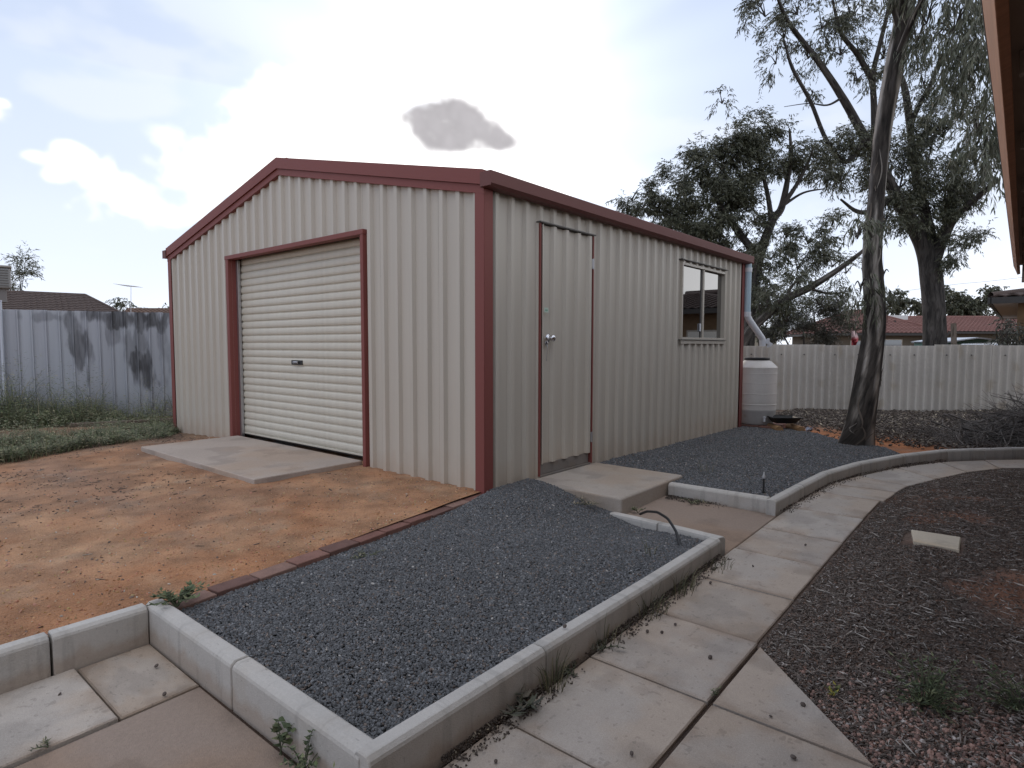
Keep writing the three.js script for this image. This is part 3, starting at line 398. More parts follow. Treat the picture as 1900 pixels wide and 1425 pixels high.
{ // narrow side door clad in the same sheeting
  const d = sub('door', shed), ez = [PD.z0, PD.z1];
  mesh('door_leaf', [ribbed(V(0.004, 0, 0), V(0, 0, -1), V(1, 0, 0), -PD.z0 + 0.026, -PD.z1 - 0.026, () => PD.b + 0.1, () => PD.h - 0.006), bx(-0.03, 0.002, PD.b + 0.02, PD.h - 0.03, PD.z1 + 0.024, PD.z0 - 0.024, 0.002)], mat.cream, d);
  mesh('kick_plate', bx(0.0035, 0.012, PD.b + 0.004, PD.b + 0.096, PD.z1 + 0.026, PD.z0 - 0.026, 0.002), mat.kick, d);
  for (const z of ez) mesh('door_frame', bx(-0.04, 0.036, PD.b - 0.004, PD.h - 0.003, z - 0.008, z + 0.008, 0.002), mat.red, d); mesh('door_frame', bx(-0.04, 0.05, PD.h - 0.0, PD.h + 0.012, PD.z1 - 0.02, PD.z0 + 0.02, 0.002), mat.aluDark, d); mesh('threshold', bx(-0.04, 0.03, PD.b - 0.03, PD.b + 0.002, PD.z1 + 0.013, PD.z0 - 0.013, 0.002), mat.kick, d);
  const hz = -0.79, hy = 1.228, h = sub('handle', d); { const rose = lathe([[0, 0], [0.034, 0], [0.034, 0.006], [0.02, 0.012], [0.012, 0.016], [0.012, 0.034], [0.026, 0.042], [0.03, 0.055], [0.026, 0.068], [0.012, 0.074], [0, 0.074]], 24); rose.rotateZ(-Math.PI / 2); rose.translate(0.031, hy, hz); mesh('knob', rose, mat.chrome, h); const k2 = lathe([[0, 0], [0.02, 0], [0.02, 0.008], [0, 0.008]], 16); k2.rotateZ(-Math.PI / 2); k2.translate(0.031, hy - 0.045, hz + 0.025); mesh('key_cylinder', k2, mat.steel, h); mesh('key', [pipe([V(0.036, hy - 0.05, hz + 0.028), V(0.05, hy - 0.075, hz + 0.028), V(0.04, hy - 0.16, hz + 0.03), V(0.037, hy - 0.2, hz + 0.026)], 0.0025, 5, 4), bx(0.036, 0.039, hy - 0.06, hy - 0.03, hz + 0.018, hz + 0.036, 0.001)], mat.steel, h); }
  mesh('sticker', bx(0.0315, 0.0322, 1.45, 1.492, -0.795, -0.735, 0.0002), M([0.5, 0.6, 0.52]), d); mesh('sticker_print', bx(0.0323, 0.0326, 1.462, 1.476, -0.785, -0.748, 0.0001), M([0.24, 0.4, 0.3]), d);
  for (const y of [0.28, 1.94]) mesh('hinge', [cyl(0.008, 0.008, y - 0.05, y + 0.05, 0.036, PD.z1 + 0.002, 10), bx(0.028, 0.034, y - 0.045, y + 0.045, PD.z1 + 0.008, PD.z1 + 0.03, 0.001)], mat.steel, d);
  // small bolt left in the wall between door and window
  const b = lathe([[0, 0], [0.016, 0], [0.016, 0.008], [0.008, 0.02], [0, 0.02]], 12); b.rotateZ(-Math.PI / 2); b.translate(0.001, 1.2, -2.248); mesh('bolt', b, mat.aluDark, shed);
}
{ // sliding window
  const w = sub('window', shed), { z0, z1, b, t } = WN, zm = -4.17;
  const fr = (za, zb, ya, yb, xa, xb, m = mat.alu, n = 'frame') => mesh(n, bx(xa, xb, ya, yb, zb, za, 0.002), m, w);
  fr(z0 + 0.012, z0 - 0.016, b - 0.01, t + 0.01, -0.04, 0.034); fr(z1 + 0.016, z1 - 0.012, b - 0.01, t + 0.01, -0.04, 0.034); fr(z0 - 0.017, z1 + 0.017, t - 0.02, t + 0.01, -0.04, 0.032); fr(z0 - 0.017, z1 + 0.017, b - 0.012, b + 0.02, -0.04, 0.032);
  fr(z0 + 0.05, z1 - 0.05, t + 0.036, t + 0.048, 0.0, 0.05, mat.aluDark, 'head_flashing'); fr(z0 + 0.03, z1 - 0.03, b - 0.06, b - 0.014, 0.03, 0.036, mat.alu, 'sill_flashing'); fr(z0 + 0.03, z1 - 0.03, b - 0.013, b - 0.005, -0.01, 0.05, mat.aluDark, 'sill');
  fr(zm + 0.028, zm - 0.012, b + 0.021, t - 0.021, -0.02, 0.022, mat.alu, 'mullion'); fr(zm + 0.06, zm + 0.03, b + 0.021, t - 0.021, -0.015, 0.01, mat.aluDark, 'sash_stile');
  mesh('pane', bx(-0.006, 0.0, b + 0.021, t - 0.021, zm + 0.061, z0 - 0.018, 0.0005), mat.glass, w); mesh('pane', bx(-0.026, -0.02, b + 0.021, t - 0.021, z1 + 0.018, zm - 0.013, 0.0005), mat.glass, w);
  mesh('latch', bx(0.003, 0.02, b + 0.1, b + 0.2, zm + 0.065, zm + 0.095, 0.006), mat.pvcWhite, w);
}
{ // downpipe from the far end of the gutter to the barrel
  const d = sub('downpipe', shed); mesh('pipe', pipe([V(0.075, 2.36, -5.63), V(0.075, 2.2, -5.63), V(0.072, 1.7, -5.635), V(0.075, 1.6, -5.64)], 0.047, 16, 6), mat.pvc, d); mesh('pipe', pipe([V(0.075, 1.61, -5.64), V(0.1, 1.535, -5.67), V(0.2, 1.32, -5.83), V(0.225, 1.26, -5.87), V(0.23, 1.16, -5.88)], 0.046, 16, 6), mat.pvcWhite, d);
  mesh('pipe_joint', cyl(0.053, 0.053, 1.585, 1.66, 0.074, -5.638, 18), mat.pvcWhite, d); mesh('pipe_joint', cyl(0.055, 0.055, 2.24, 2.3, 0.075, -5.63, 18), mat.pvcWhite, d); mesh('pipe_bracket', [bar(V(0.24, 1.26, -5.86), V(0.34, 1.17, -5.94), 0.02, 0.05), bar(V(0.3, 1.27, -5.9), V(0.3, 1.14, -5.92), 0.035, 0.02)], mat.pvcWhite, d);
}

// ---------------------------------------------------------------- fences
{ // galvanised steel fence at left, soot stained
  const A = V(-9.38, 0, 1.0), d = V(0.399, 0, -0.917), n = V(0.917, 0, 0.399), pit = 0.185, prof = [[0, 0], [0.128, 0], [0.138, 0.012], [0.146, 0.03], [0.162, 0.03], [0.17, 0.0], [0.185, 0.0]];
  const sAt = (px) => { const q = DIR(px, 640), det = q.x * -d.z - q.z * -d.x; const bx_ = A.x - CAM.x, bz = A.z - CAM.z; const t = (bx_ * -d.z - bz * -d.x) / det; return (CAM.x + q.x * t - A.x) * d.x + (CAM.z + q.z * t - A.z) * d.z; };
  const yAt = (px, py) => { const s = sAt(px), p = A.clone().addScaledVector(d, s), D = p.clone().sub(CAM).setY(0).dot(FW); return CAM.y + (640 - py) / F * D; };
  const spots = [[150, 640, 26, 46, 0.75], [138, 600, 18, 30, 0.6], [165, 655, 16, 34, 0.6], [175, 585, 50, 18, 0.7], [235, 592, 60, 22, 0.95], [290, 600, 40, 24, 0.9], [265, 685, 26, 38, 0.95], [250, 640, 30, 40, 0.5], [300, 640, 26, 60, 0.35], [100, 590, 60, 10, 0.4], [205, 590, 50, 16, 0.85], [265, 592, 50, 18, 0.9], [210, 620, 20, 34, 0.5]].map(([x, y, rx, ry, k]) => [sAt(x), yAt(x, y), Math.abs(sAt(x + rx) - sAt(x - rx)) / 2, ry / F * 10.4, k]);
  const stain = tex(1024, (u, v) => { const s = u * 6 - 2, y = v * 2.4 - 0.3; let k = 0; for (const [cs, cy, rs, ry, a] of spots) { const q = Math.hypot((s - cs) / rs, (y - cy) / ry) + (fbm(s * 9 + 30, y * 2.2 + 30, 201, 5) - 0.5) * 2.6; k = Math.max(k, a * step01(1.1, 0.45, q)); } const streak = 0.9 + 0.18 * (fbm(s * 24 + 9, y * 1.2 + 9, 203, 4) - 0.5); k *= 0.55 + 0.7 * fbm(s * 30 + 5, y * 4 + 5, 205, 3); const low = step01(0.5, -0.05, y) * 0.3; k = clamp(k); return [streak * mix(mix(0.92, 0.16, k), 0.5, low), streak * mix(mix(0.95, 0.16, k), 0.5, low), streak * mix(mix(1.0, 0.17, k), 0.46, low)]; }, { h: 512 });
  stain.wrapS = stain.wrapT = THREE.ClampToEdgeWrapping;
  const ms = [[0.45, 0.455, 0.48], [0.475, 0.48, 0.5], [0.43, 0.43, 0.455]].map((c) => M(c, { roughness: 0.5, metalness: 0.15, map: stain }));
  const R = rng(21), f = thing('steel_fence', 'weathered grey steel sheet fence with dark soot stains at left', 'fence');
  for (let k = -26; k < 52; k++) { const dy = (R() - 0.5) * 0.012; mesh('panel', ribbed(A, d, n, k * pit + 0.0005, (k + 1) * pit - 0.0005, () => -0.25, () => 1.735 + dy, { prof, pit, uvk: (s, y) => [clamp((s + 2) / 6, 0.001, 0.999), clamp((y + 0.3) / 2.4)] }), ms[Math.floor(R() * 3)], f); }
  const pp = A.clone().addScaledVector(d, sAt(6)).addScaledVector(n, 0.06); mesh('post', [cyl(0.024, 0.024, -0.2, 1.86, pp.x, pp.z, 14), cyl(0.028, 0.028, 1.86, 1.875, pp.x, pp.z, 14)], M([0.5, 0.53, 0.6], { roughness: 0.45, metalness: 0.3 }), f);
  for (const y of [0.35, 1.5]) mesh('rail', bar(A.clone().addScaledVector(d, -4.8).addScaledVector(n, -0.03).setY(y), A.clone().addScaledVector(d, 9.6).addScaledVector(n, -0.03).setY(y), 0.04, 0.04), mat.steel, f);
}
{ // corrugated cement sheet fence at the back
  const A = V(-0.5, 0, -9.72), d = V(0.862, 0, -0.507).normalize(), n = V(0.507, 0, 0.862).normalize(), R = rng(23), pit = 0.146;
  const ms = [[0.50, 0.465, 0.42], [0.53, 0.495, 0.45], [0.47, 0.43, 0.385]].map((c) => M(c, { roughness: 0.95, map: rep(tKerb, 2.2), bumpMap: rep(tConcB, 0.5), bumpScale: 0.001 }));
  const f = thing('cement_sheet_fence', 'low pale grey corrugated cement sheet fence across the back', 'fence');
  const prof = Array.from({ length: 13 }, (_, i) => [i / 12 * pit, 0.055 * Math.pow(0.5 - 0.5 * Math.cos(i / 12 * Math.PI * 2), 1.5)]);
  let s = -7.5; let i = 0; while (s < 8) {
    const w = pit * 7, top = 1.168 + (R() - 0.5) * 0.022 + (i % 3 === 1 ? 0.012 : 0), lift = (i % 2) * 0.007, o = A.clone().addScaledVector(n, lift), o2 = o.clone().addScaledVector(n, -0.007);
    const g1 = ribbed(o, d, n, s, s + w + 0.05, () => -0.5, () => top, { prof, pit }), g2 = ribbed(o2, d, n, s, s + w + 0.05, () => -0.5, () => top, { prof, pit });
    const cap = new Tri(), K = 90; for (let k = 0; k < K; k++) { const a = s + (w + 0.05) * k / K, b = s + (w + 0.05) * (k + 1) / K, pt = (q, oo) => { const dd = ribAt(q, prof, pit); return V(oo.x + d.x * q + n.x * dd, top, oo.z + d.z * q + n.z * dd); }; cap.quad(pt(a, o), pt(b, o), pt(b, o2), pt(a, o2), [a, 0], [b, 0], [b, 0.01], [a, 0.01]); }
    mesh('fence_sheet', [g1, g2, cap.geo()], ms[Math.floor(R() * 3)], f);
    for (const q of [1.5, 4.5]) { const ss = s + pit * q, p = o.clone().addScaledVector(d, ss).addScaledVector(n, 0.054); const g = new THREE.SphereGeometry(0.016, 8, 6); g.scale(1, 1, 0.6); const m = mesh('bolt', g, mat.aluDark, f); m.position.set(p.x, 0.985, p.z); }
    s += w; i++;
  }
  mesh('rail', bar(A.clone().addScaledVector(d, -7.4).addScaledVector(n, -0.06).setY(0.985), A.clone().addScaledVector(d, 8.6).addScaledVector(n, -0.06).setY(0.985), 0.08, 0.05), mat.wood, f);
}
// ---------------------------------------------------------------- gravel
function rock(seed, fl = 0.7) { const g = new THREE.IcosahedronGeometry(1, 1).toNonIndexed(), p = g.attributes.position, v = V(); for (let i = 0; i < p.count; i++) { v.fromBufferAttribute(p, i); const k = 0.72 + 0.5 * h2(Math.round(v.x * 50), Math.round(v.y * 50) * 7 + Math.round(v.z * 50) * 131, seed); p.setXYZ(i, v.x * k, v.y * k * fl, v.z * k); } g.computeVertexNormals(); g.deleteAttribute('uv'); return g; }
function scatter(name, label, geo, material, list, colour, cat) { // list of [x, y, z, sx, sy, sz, rx, ry, rz]
  const im = new THREE.InstancedMesh(geo, material, list.length), m = new THREE.Matrix4(), q = new THREE.Quaternion(), e = new THREE.Euler(), c = new THREE.Color();
  list.forEach((a, i) => { e.set(a[6], a[7], a[8]); q.setFromEuler(e); m.compose(V(a[0], a[1], a[2]), q, V(a[3], a[4], a[5])); im.setMatrixAt(i, m); const k = colour(i, a); c.setRGB(k[0], k[1], k[2]); im.setColorAt(i, c); });
  im.name = numbered(name); bare(im); stuff(im); tag(im, label, cat); scene.add(im); return im;
}
const stone = M([1, 1, 1], { roughness: 0.85 });
const bed1Y = (x, z) => -0.022 + 0.055 * step01(0.55, -0.1, z) * step01(1.2, 0.1, x) - 0.012 * step01(0.3, 0, x - brickX(z)) * step01(0.4, 1, z) + 0.014 * (fbm(x * 2.2 + 10, z * 2.2 + 10, 141, 3) - 0.5) - 0.012 * step01(0.9, 1.7, x) - 0.095 * step01(0.1, 0.9, x) * step01(0.8, -0.35, z) * (1 - 0.75 * step01(1.1, 1.75, x));
const bed1In = (x, z) => z < 2.41 && x > brickX(z) + 0.07 - (z < 0.05 ? 0.03 : 0) && x < 1.77 && z > (x < 0.95 ? -0.51 : mix(-0.48, -0.2, (x - 0.95) / 0.9) + 0.075) && (z > 0 || x > 0.03) && !(x < 0.06 && z > -0.02 && z < 0.1);
const B2far = [[0, -5.78], [0.3, -5.75], [0.7, -5.95], [1.1, -5.6], [1.5, -5.05], [2.0, -4.82], [2.35, -4.15]];
const bed2Y = (x, z) => -0.002 + 0.0115 * (z + 1.3) + 0.02 * (fbm(x * 1.4 + 20, z * 1.4 + 20, 143, 3) - 0.5);
const bed2In = (x, z) => z < -1.315 && (z > -1.58 ? x > 0.96 : x > 0.02) && x < kerbX(z) - 0.075 && z > lerpTable(B2far, x);
struct('gravel_base', sheet(range(-0.5, 2.41, 60), range(0, 1, 40), (u, z) => mix(z > -0.05 ? brickX(z) + 0.03 : 0.01, z > -0.14 ? 1.78 : z > -0.42 ? mix(1.7, 1.0, (-0.14 - z) / 0.28) : 0.96, u), (u, z) => z, (x, z) => bed1Y(x, z) - 0.009), mat.gravelBase, 'dark base under the front gravel');
struct('gravel_base', sheet(range(0, 1, 60), range(0.0, 2.42, 50), (u) => u, (u, v) => mix(u < 0.96 ? -1.57 : -1.3, lerpTable(B2far, u), v), (x, z) => bed2Y(x, z) - 0.01 - (x > kerbX(z) - 0.06 ? 0.2 : 0)), mat.gravelBase, 'dark base under the rear gravel');
{
  const greys = (R) => (i) => { const t = R(), k = 0.068 + 0.125 * R() * R() + 0.045 * R(); if (t > 0.994) return [0.38, 0.36, 0.34]; if (t > 0.965) return [k * 1.7, k * 1.7, k * 1.75]; if (t > 0.88) return [k * 1.25, k * 1.02, k * 0.9]; return [k * 0.97, k * 1.0, k * 1.06]; };
  const fill = (n, x0, x1, z0, z1, inside, yOf, r0, r1, seed) => { const R = rng(seed), L = []; for (let k = 0; k < n * 6 && L.length < n; k++) { const x = mix(x0, x1, R()), z = mix(z0, z1, R()); if (!inside(x, z)) continue; const s = mix(r0, r1, R() * R()); L.push([x, yOf(x, z) + (R() - 0.35) * r1, z, s * (0.8 + 0.5 * R()), s * (0.7 + 0.5 * R()), s * (0.8 + 0.5 * R()), R() * 6.3, R() * 6.3, R() * 6.3]); } return L; };
  scatter('gravel', 'blue grey crushed gravel filling the kerbed bed in front of the shed corner', rock(3), stone, fill(125000, -0.05, 1.8, -0.52, 2.42, bed1In, bed1Y, 0.0042, 0.0088, 31), greys(rng(32)), 'gravel');
  scatter('gravel', 'blue grey crushed gravel behind the doorstep along the shed wall', rock(4), stone, fill(90000, 0, 2.4, -6, -1.3, bed2In, bed2Y, 0.006, 0.012, 33), greys(rng(34)), 'gravel');
  // pinkish pebbles in the near right corner
  const pink = rng(36); scatter('pebbles', 'pinkish pebbles at the near edge of the mulch bed', rock(5, 0.8), stone, fill(15000, 2.4, 4.3, 0.75, 2.6, (x, z) => x > mulchX(z) + 0.005 && pink() < step01(0.7, 1.45, z + 0.25 * (x - 2.6) + 0.5 * (fbm(x * 3 + 8, z * 3 + 8, 151, 3) - 0.5)), (x, z) => mulchY(x, z) + 0.002, 0.005, 0.011, 35), () => { const k = 0.75 + 0.5 * pink(), t = pink(); return t > 0.85 ? [0.42 * k, 0.37 * k, 0.34 * k] : t > 0.6 ? [0.2 * k, 0.125 * k, 0.105 * k] : [0.34 * k, 0.21 * k, 0.17 * k]; }, 'pebbles');
}
// ---------------------------------------------------------------- mulch, twigs, litter
const chip = (() => { const g = new THREE.BoxGeometry(1, 1, 1, 2, 1, 1).toNonIndexed(), p = g.attributes.position; for (let i = 0; i < p.count; i++) { const x = p.getX(i); p.setXYZ(i, x, p.getY(i) + 0.5 * (0.25 - x * x), p.getZ(i) * (1 - 0.9 * x * x)); } g.computeVertexNormals(); g.deleteAttribute('uv'); return g; })();
const twig = (() => { const g = limb([V(-0.5, 0, 0), V(-0.15, 0.05, 0.06), V(0.2, -0.02, -0.03), V(0.5, 0.03, 0.05)], [0.5, 0.45, 0.35, 0.2], 5, 2, 0.1, 4); g.deleteAttribute('uv'); g.deleteAttribute('color'); const p = g.attributes.position; for (let i = 0; i < p.count; i++) { } return g; })();
{
  const R = rng(41), L = [], T = [];
  const twigAt = (x, y, z, len, r) => { T.push([x, y, z, len, r * 2, r * 2, (R() - 0.5) * 0.25, R() * 6.3, (R() - 0.5) * 0.25]); };
  while (L.length < 110000) { const z = mix(-5.4, 2.4, Math.pow(R(), 0.85)), x = mulchX(z) - 0.005 + R() * R() * 0.2 + R() * R() * (z > -1 ? 1.6 : 2.2); if (fbm(x * 1.5 + 33, z * 1.5 + 33, 137, 4) > 0.56 && z < 0 && R() < 0.72) continue; if (z > 0.9 && R() < step01(0.9, 1.7, z) * 0.75) continue; if (x > 2.66 && x < 2.98 && z > -1.27 && z < -0.93) continue; const l = 0.007 + 0.026 * R() * R(); L.push([x, mulchY(x, z) + R() * 0.012, z, l, 0.0015 + 0.0025 * R(), 0.002 + 0.0055 * R() * R(), (R() - 0.5) * 1.1, R() * 6.3, (R() - 0.5) * 0.9]); }
  scatter('mulch', 'dark bark chips and dry leaves covering the bed right of the path', chip, stone, L, () => { const t = R(), k = 0.6 + 0.8 * R(); if (t > 0.94) return [0.32 * k, 0.29 * k, 0.27 * k]; if (t > 0.68) return [0.19 * k, 0.158 * k, 0.135 * k]; if (t > 0.56) return [0.17 * k, 0.105 * k, 0.075 * k]; return [0.108 * k, 0.083 * k, 0.069 * k]; }, 'mulch');
  const T2 = []; for (let k = 0; k < 5200; k++) { const z = mix(-5, 2.2, Math.pow(R(), 0.8)), x = mulchX(z) + 0.03 + R() * 1.9; if (x > 2.64 && x < 3.0 && z > -1.3 && z < -0.9) continue; twigAt(x, mulchY(x, z) + 0.012 + R() * 0.012, z, 0.03 + 0.11 * R() * R() * R(), 0.001 + 0.002 * R() * R()); }
  const litT = new THREE.BufferGeometry(); // thin twig: radius one
  const g = (() => { const q = limb([V(-0.5, 0, 0), V(-0.2, 0.3, 0.5), V(0.15, -0.3, -0.4), V(0.5, 0.2, 0.3)], [0.5, 0.5, 0.4, 0.22], 5, 2, 0.1, 4); q.deleteAttribute('uv'); q.deleteAttribute('color'); const p = q.attributes.position; for (let i = 0; i < p.count; i++) p.setX(i, clamp(p.getX(i), -0.5, 0.5)); return q; })();
  scatter('twigs', 'pale dry twigs strewn over the dark mulch', g, stone, T, () => { const k = 0.5 + 0.7 * R(), t = R(); return t > 0.6 ? [0.36 * k, 0.325 * k, 0.29 * k] : [0.22 * k, 0.18 * k, 0.155 * k]; }, 'twigs');
  // leaf litter under the back fence
  const L2 = []; while (L2.length < 26000) { const x = mix(-0.3, 5.5, R()), z = mix(-5.2, -12, R()); if (z > lerpTable(B2far, Math.min(2.35, x)) - 0.05 || (x > 1.9 && z > kerbZ(x) - 0.12)) continue; if (R() > 0.12 + 0.9 * step01(0.4, 2.0, lerpTable(B2far, Math.min(2.3, x)) - z) && x < 2.6) continue; const l = 0.03 + 0.06 * R() * R(); L2.push([x, rearY(x, z) + 0.004 + R() * 0.04, z, l, 0.005 + 0.01 * R(), 0.008 + 0.018 * R(), (R() - 0.5) * 1.3, R() * 6.3, (R() - 0.5) * 1.2]); }
  scatter('leaf_litter', 'grey brown leaf litter lying below the back fence', chip, stone, L2, () => { const t = R(), k = 0.6 + 0.8 * R(); return t > 0.93 ? [0.28 * k, 0.24 * k, 0.18 * k] : t > 0.75 ? [0.135 * k, 0.115 * k, 0.098 * k] : [0.08 * k, 0.063 * k, 0.053 * k]; }, 'leaf litter');
  // dark bits on the dirt, mostly towards the left
  const L3 = []; while (L3.length < 1500) { const z = mix(0.1, 3.4, R()), x = dirtEdge(z) - 0.03 - Math.pow(R(), 0.8) * 6.2; const far = step01(-0.6, -2.8, x) * step01(0.42, 0.62, fbm(x * 0.9 + 40, z * 2.4 + 40, 161, 4)); if (R() > 0.05 + far) continue; if (x > -4.1 && x < -1.5 && z < 1.15) continue; const l = 0.006 + 0.06 * Math.pow(R(), 4); L3.push([x, dirtY(x, z) + 0.002, z, l, 0.002 + 0.003 * R(), 0.003 + 0.009 * R(), (R() - 0.5) * 0.6, R() * 6.3, (R() - 0.5) * 0.5]); }
  scatter('leaf_litter', 'small dark leaves and bark bits scattered on the orange dirt', chip, stone, L3, () => { const k = 0.5 + 0.9 * R(), t = R(); return t > 0.9 ? [0.4 * k, 0.34 * k, 0.28 * k] : [0.09 * k, 0.066 * k, 0.053 * k]; }, 'leaf litter');
  const L5 = []; while (L5.length < 10000) { const z = mix(-0.1, 3.6, R()), x = dirtEdge(z) - 0.02 - R() * R() * 5.5; if (x > -4.1 && x < -1.5 && z < 1.1) continue; if (x < -0.02 && z < 0.05) continue; const s = 0.0018 + 0.006 * Math.pow(R(), 4); L5.push([x, dirtY(x, z) + s * 0.2, z, s * (0.8 + 0.5 * R()), s * (0.6 + 0.4 * R()), s * (0.8 + 0.5 * R()), R() * 6, R() * 6, R() * 6]); }
  scatter('pebbles', 'small orange earth lumps and grit on the bare dirt', rock(9), stone, L5, (i, a) => { const c = dirtC(a[0], a[2]), k = 0.65 + 0.5 * R(), t = R(); return t > 0.95 ? [0.5 * k, 0.44 * k, 0.38 * k] : t > 0.85 ? [0.2 * k, 0.14 * k, 0.11 * k] : c.map((v) => v * (0.8 + 0.3 * R())); }, 'grit');
  // soil and litter caught along the kerbs
  const L4 = []; while (L4.length < 3600) { let x, z, y; const t = R(); const o = Math.pow(R(), 3) * 0.08; if (t < 0.55) { z = mix(-0.1, 2.2, R()); if (fbm(z * 2.2 + 5, 3.3, 171, 3) < 0.43 && R() < 0.85) continue; x = 1.842 + o; y = pathY(z); } else if (t < 0.85) { z = mix(-4.6, -1.3, R()); if (fbm(z * 1.8 + 5, 8.3, 171, 3) < 0.45 && R() < 0.8) continue; x = kerbX(z) + o; y = -0.09; } else { z = -1.23 + o * 1.2; x = mix(0.98, 1.5, R() * R()); y = -0.1; } L4.push([x, y + 0.003 + R() * 0.014 * (1 - o / 0.085), z, 0.004 + 0.016 * R() * R(), 0.002 + 0.003 * R(), 0.002 + 0.004 * R(), R() - 0.5, R() * 6.3, R() - 0.5]); }
  scatter('leaf_litter', 'dark soil and leaf scraps caught along the foot of the path kerbs', chip, stone, L4, () => { const k = 0.5 + 0.9 * R(); return R() > 0.93 ? [0.3 * k, 0.26 * k, 0.2 * k] : [0.085 * k, 0.066 * k, 0.055 * k]; }, 'leaf litter');
}

// ---------------------------------------------------------------- trees
const leafTones = { dark: [[0.066, 0.073, 0.04], [0.086, 0.093, 0.05], [0.055, 0.06, 0.037], [0.108, 0.108, 0.062]], gum: [[0.095, 0.105, 0.062], [0.125, 0.13, 0.08], [0.078, 0.088, 0.054], [0.155, 0.155, 0.105]], bush: [[0.062, 0.066, 0.045], [0.082, 0.084, 0.058], [0.052, 0.052, 0.04], [0.1, 0.086, 0.065]] };
const barkC = (dark, pale, amt) => (a, l) => { const n = fbm(Math.cos(a) * 1.9 + 9 + l * 0.06, l * 0.75 + Math.sin(a) * 1.9 + 9, 181, 5), t = step01(0.48, 0.56, n) * amt, m = 0.6 + 0.8 * fbm(Math.cos(a) * 3 + 20, Math.sin(a) * 3 + l * 3 + 20, 183, 4); return [0, 1, 2].map((k) => m * mix(dark[k], pale[k], t)); };
function sprig(Lv, q, dir, o, R) { // hanging spray of lance leaves on a bent twig
  const n = o.leaves ?? 10, len = o.len ?? 0.3, d = dir.clone(), p = q.clone(), s = V();
  for (let k = 0; k < n; k++) {
    p.addScaledVector(d, len / n); d.y -= (o.droop ?? 0.12); d.normalize();
    const ld = V(d.x * 0.5 + (R() - 0.5) * 1.3, d.y * 0.5 - (o.hang ?? 0.5) + (R() - 0.5) * 0.9, d.z * 0.5 + (R() - 0.5) * 1.3).normalize(); s.set(R() - 0.5, R() - 0.5, R() - 0.5).cross(ld).normalize();
    const c = o.tones[Math.floor(R() * o.tones.length)], b = 0.75 + 0.5 * R(); Lv.leaf(p, ld, (o.leaf ?? 0.12) * (0.65 + 0.6 * R()), (o.wid ?? 0.022) * (0.7 + 0.6 * R()), s, [c[0] * b, c[1] * b, c[2] * b]);
  }
}
function crown(blobs, tones, seed, o = {}) { // blobs [px, py, D, rx, ry, density]
  const R = rng(seed), Lv = new Leaves(), tw = [];
  for (const [px, py, D, rx, ry, den = 1] of blobs) {
    const c = P(px, py, D), sx = rx / F * D, sy = ry / F * D, sz = o.depth ? Math.min(o.depth, (sx + sy) * 0.55) : (sx + sy) * 0.55, lf = o.leaf ?? 0.12, N = Math.round(den * 3.7 * (sx * sy * 3.14) / (lf * (o.wid ?? 0.022) * 0.5 * 10));
    // sprays gather in clumps, so gaps stay between them
    const clumps = Array.from({ length: Math.max(4, Math.round(7 * Math.sqrt(rx * ry) / 50)) }, () => { const a = R() * 6.283, r = Math.pow(R(), 0.6) * 0.9, b = (R() - 0.5) * 1.7; return V(Math.cos(a) * r, Math.sin(a) * r, b * Math.sqrt(1 - r * r)); });
    const loc = (v) => c.clone().addScaledVector(RT, v.x * sx).addScaledVector(V(0, 1, 0), v.y * sy).addScaledVector(FW, v.z * sz);
    for (let k = 0; k < N; k++) {
      const m = clumps[Math.floor(R() * clumps.length)], j = 0.5 * (0.4 + R()), v = V(m.x + (R() + R() - 1) * j, m.y + (R() + R() - 1) * j * 0.9, m.z + (R() + R() - 1) * j), q = loc(v), out = q.clone().sub(c).normalize();
      const dir = V(out.x * 0.7 + (R() - 0.5) * 1.2 + (o.wind?.x ?? 0), out.y * 0.5 + (R() - 0.5) + (o.rise ?? 0.1), out.z * 0.7 + (R() - 0.5) * 1.2).normalize(); sprig(Lv, q, dir, { tones, ...o }, R);
    }
    for (const m of clumps) { const e = loc(m), mid = c.clone().lerp(e, 0.5); mid.y += 0.08 * sy; tw.push(limb([c.clone().addScaledVector(V(0, 1, 0), -sy * 0.3), mid, e], [Math.min(0.03, 0.01 * D * 0.12), 0.008, 0.004], 5, 3, 0.1, seed)); }
  }
  return { leaves: Lv.geo(), twigs: tw };
}
function tree(name, label, limbs, blobs, { tones, seed, dark = [0.075, 0.065, 0.058], pale = [0.2, 0.18, 0.16], amt = 0.7, o = {}, extra = [], radial = 10, per = 6, group }) {
  const t = thing(name, label, 'tree', [0, 0, 0], 0, group), cc = barkC(dark, pale, amt);
  limbs.forEach((l, i) => mesh(i ? 'branch' : 'trunk', limb(l[0], l[1], i ? radial : radial * 2, i ? per : per * 4, i ? 0.12 : 0.2, seed + i, cc), mat.bark, t));
  const { leaves, twigs } = crown(blobs, tones, seed, o); mesh('crown', leaves, mat.leaf, t); if (twigs.length) { const tg = mesh('twigs', twigs.map((g) => { const c = g.attributes.color; for (let i = 0; i < c.count; i++) c.setXYZ(i, dark[0] * 1.1, dark[1] * 1.1, dark[2] * 1.1); return g; }), mat.bark, t); stuff(tg); }
  return t;
}
const PL = (...a) => a.map(([x, y, D]) => P(x, y, D));
const rpx = (D, ...w) => w.map((v) => v / 2 / F * D);
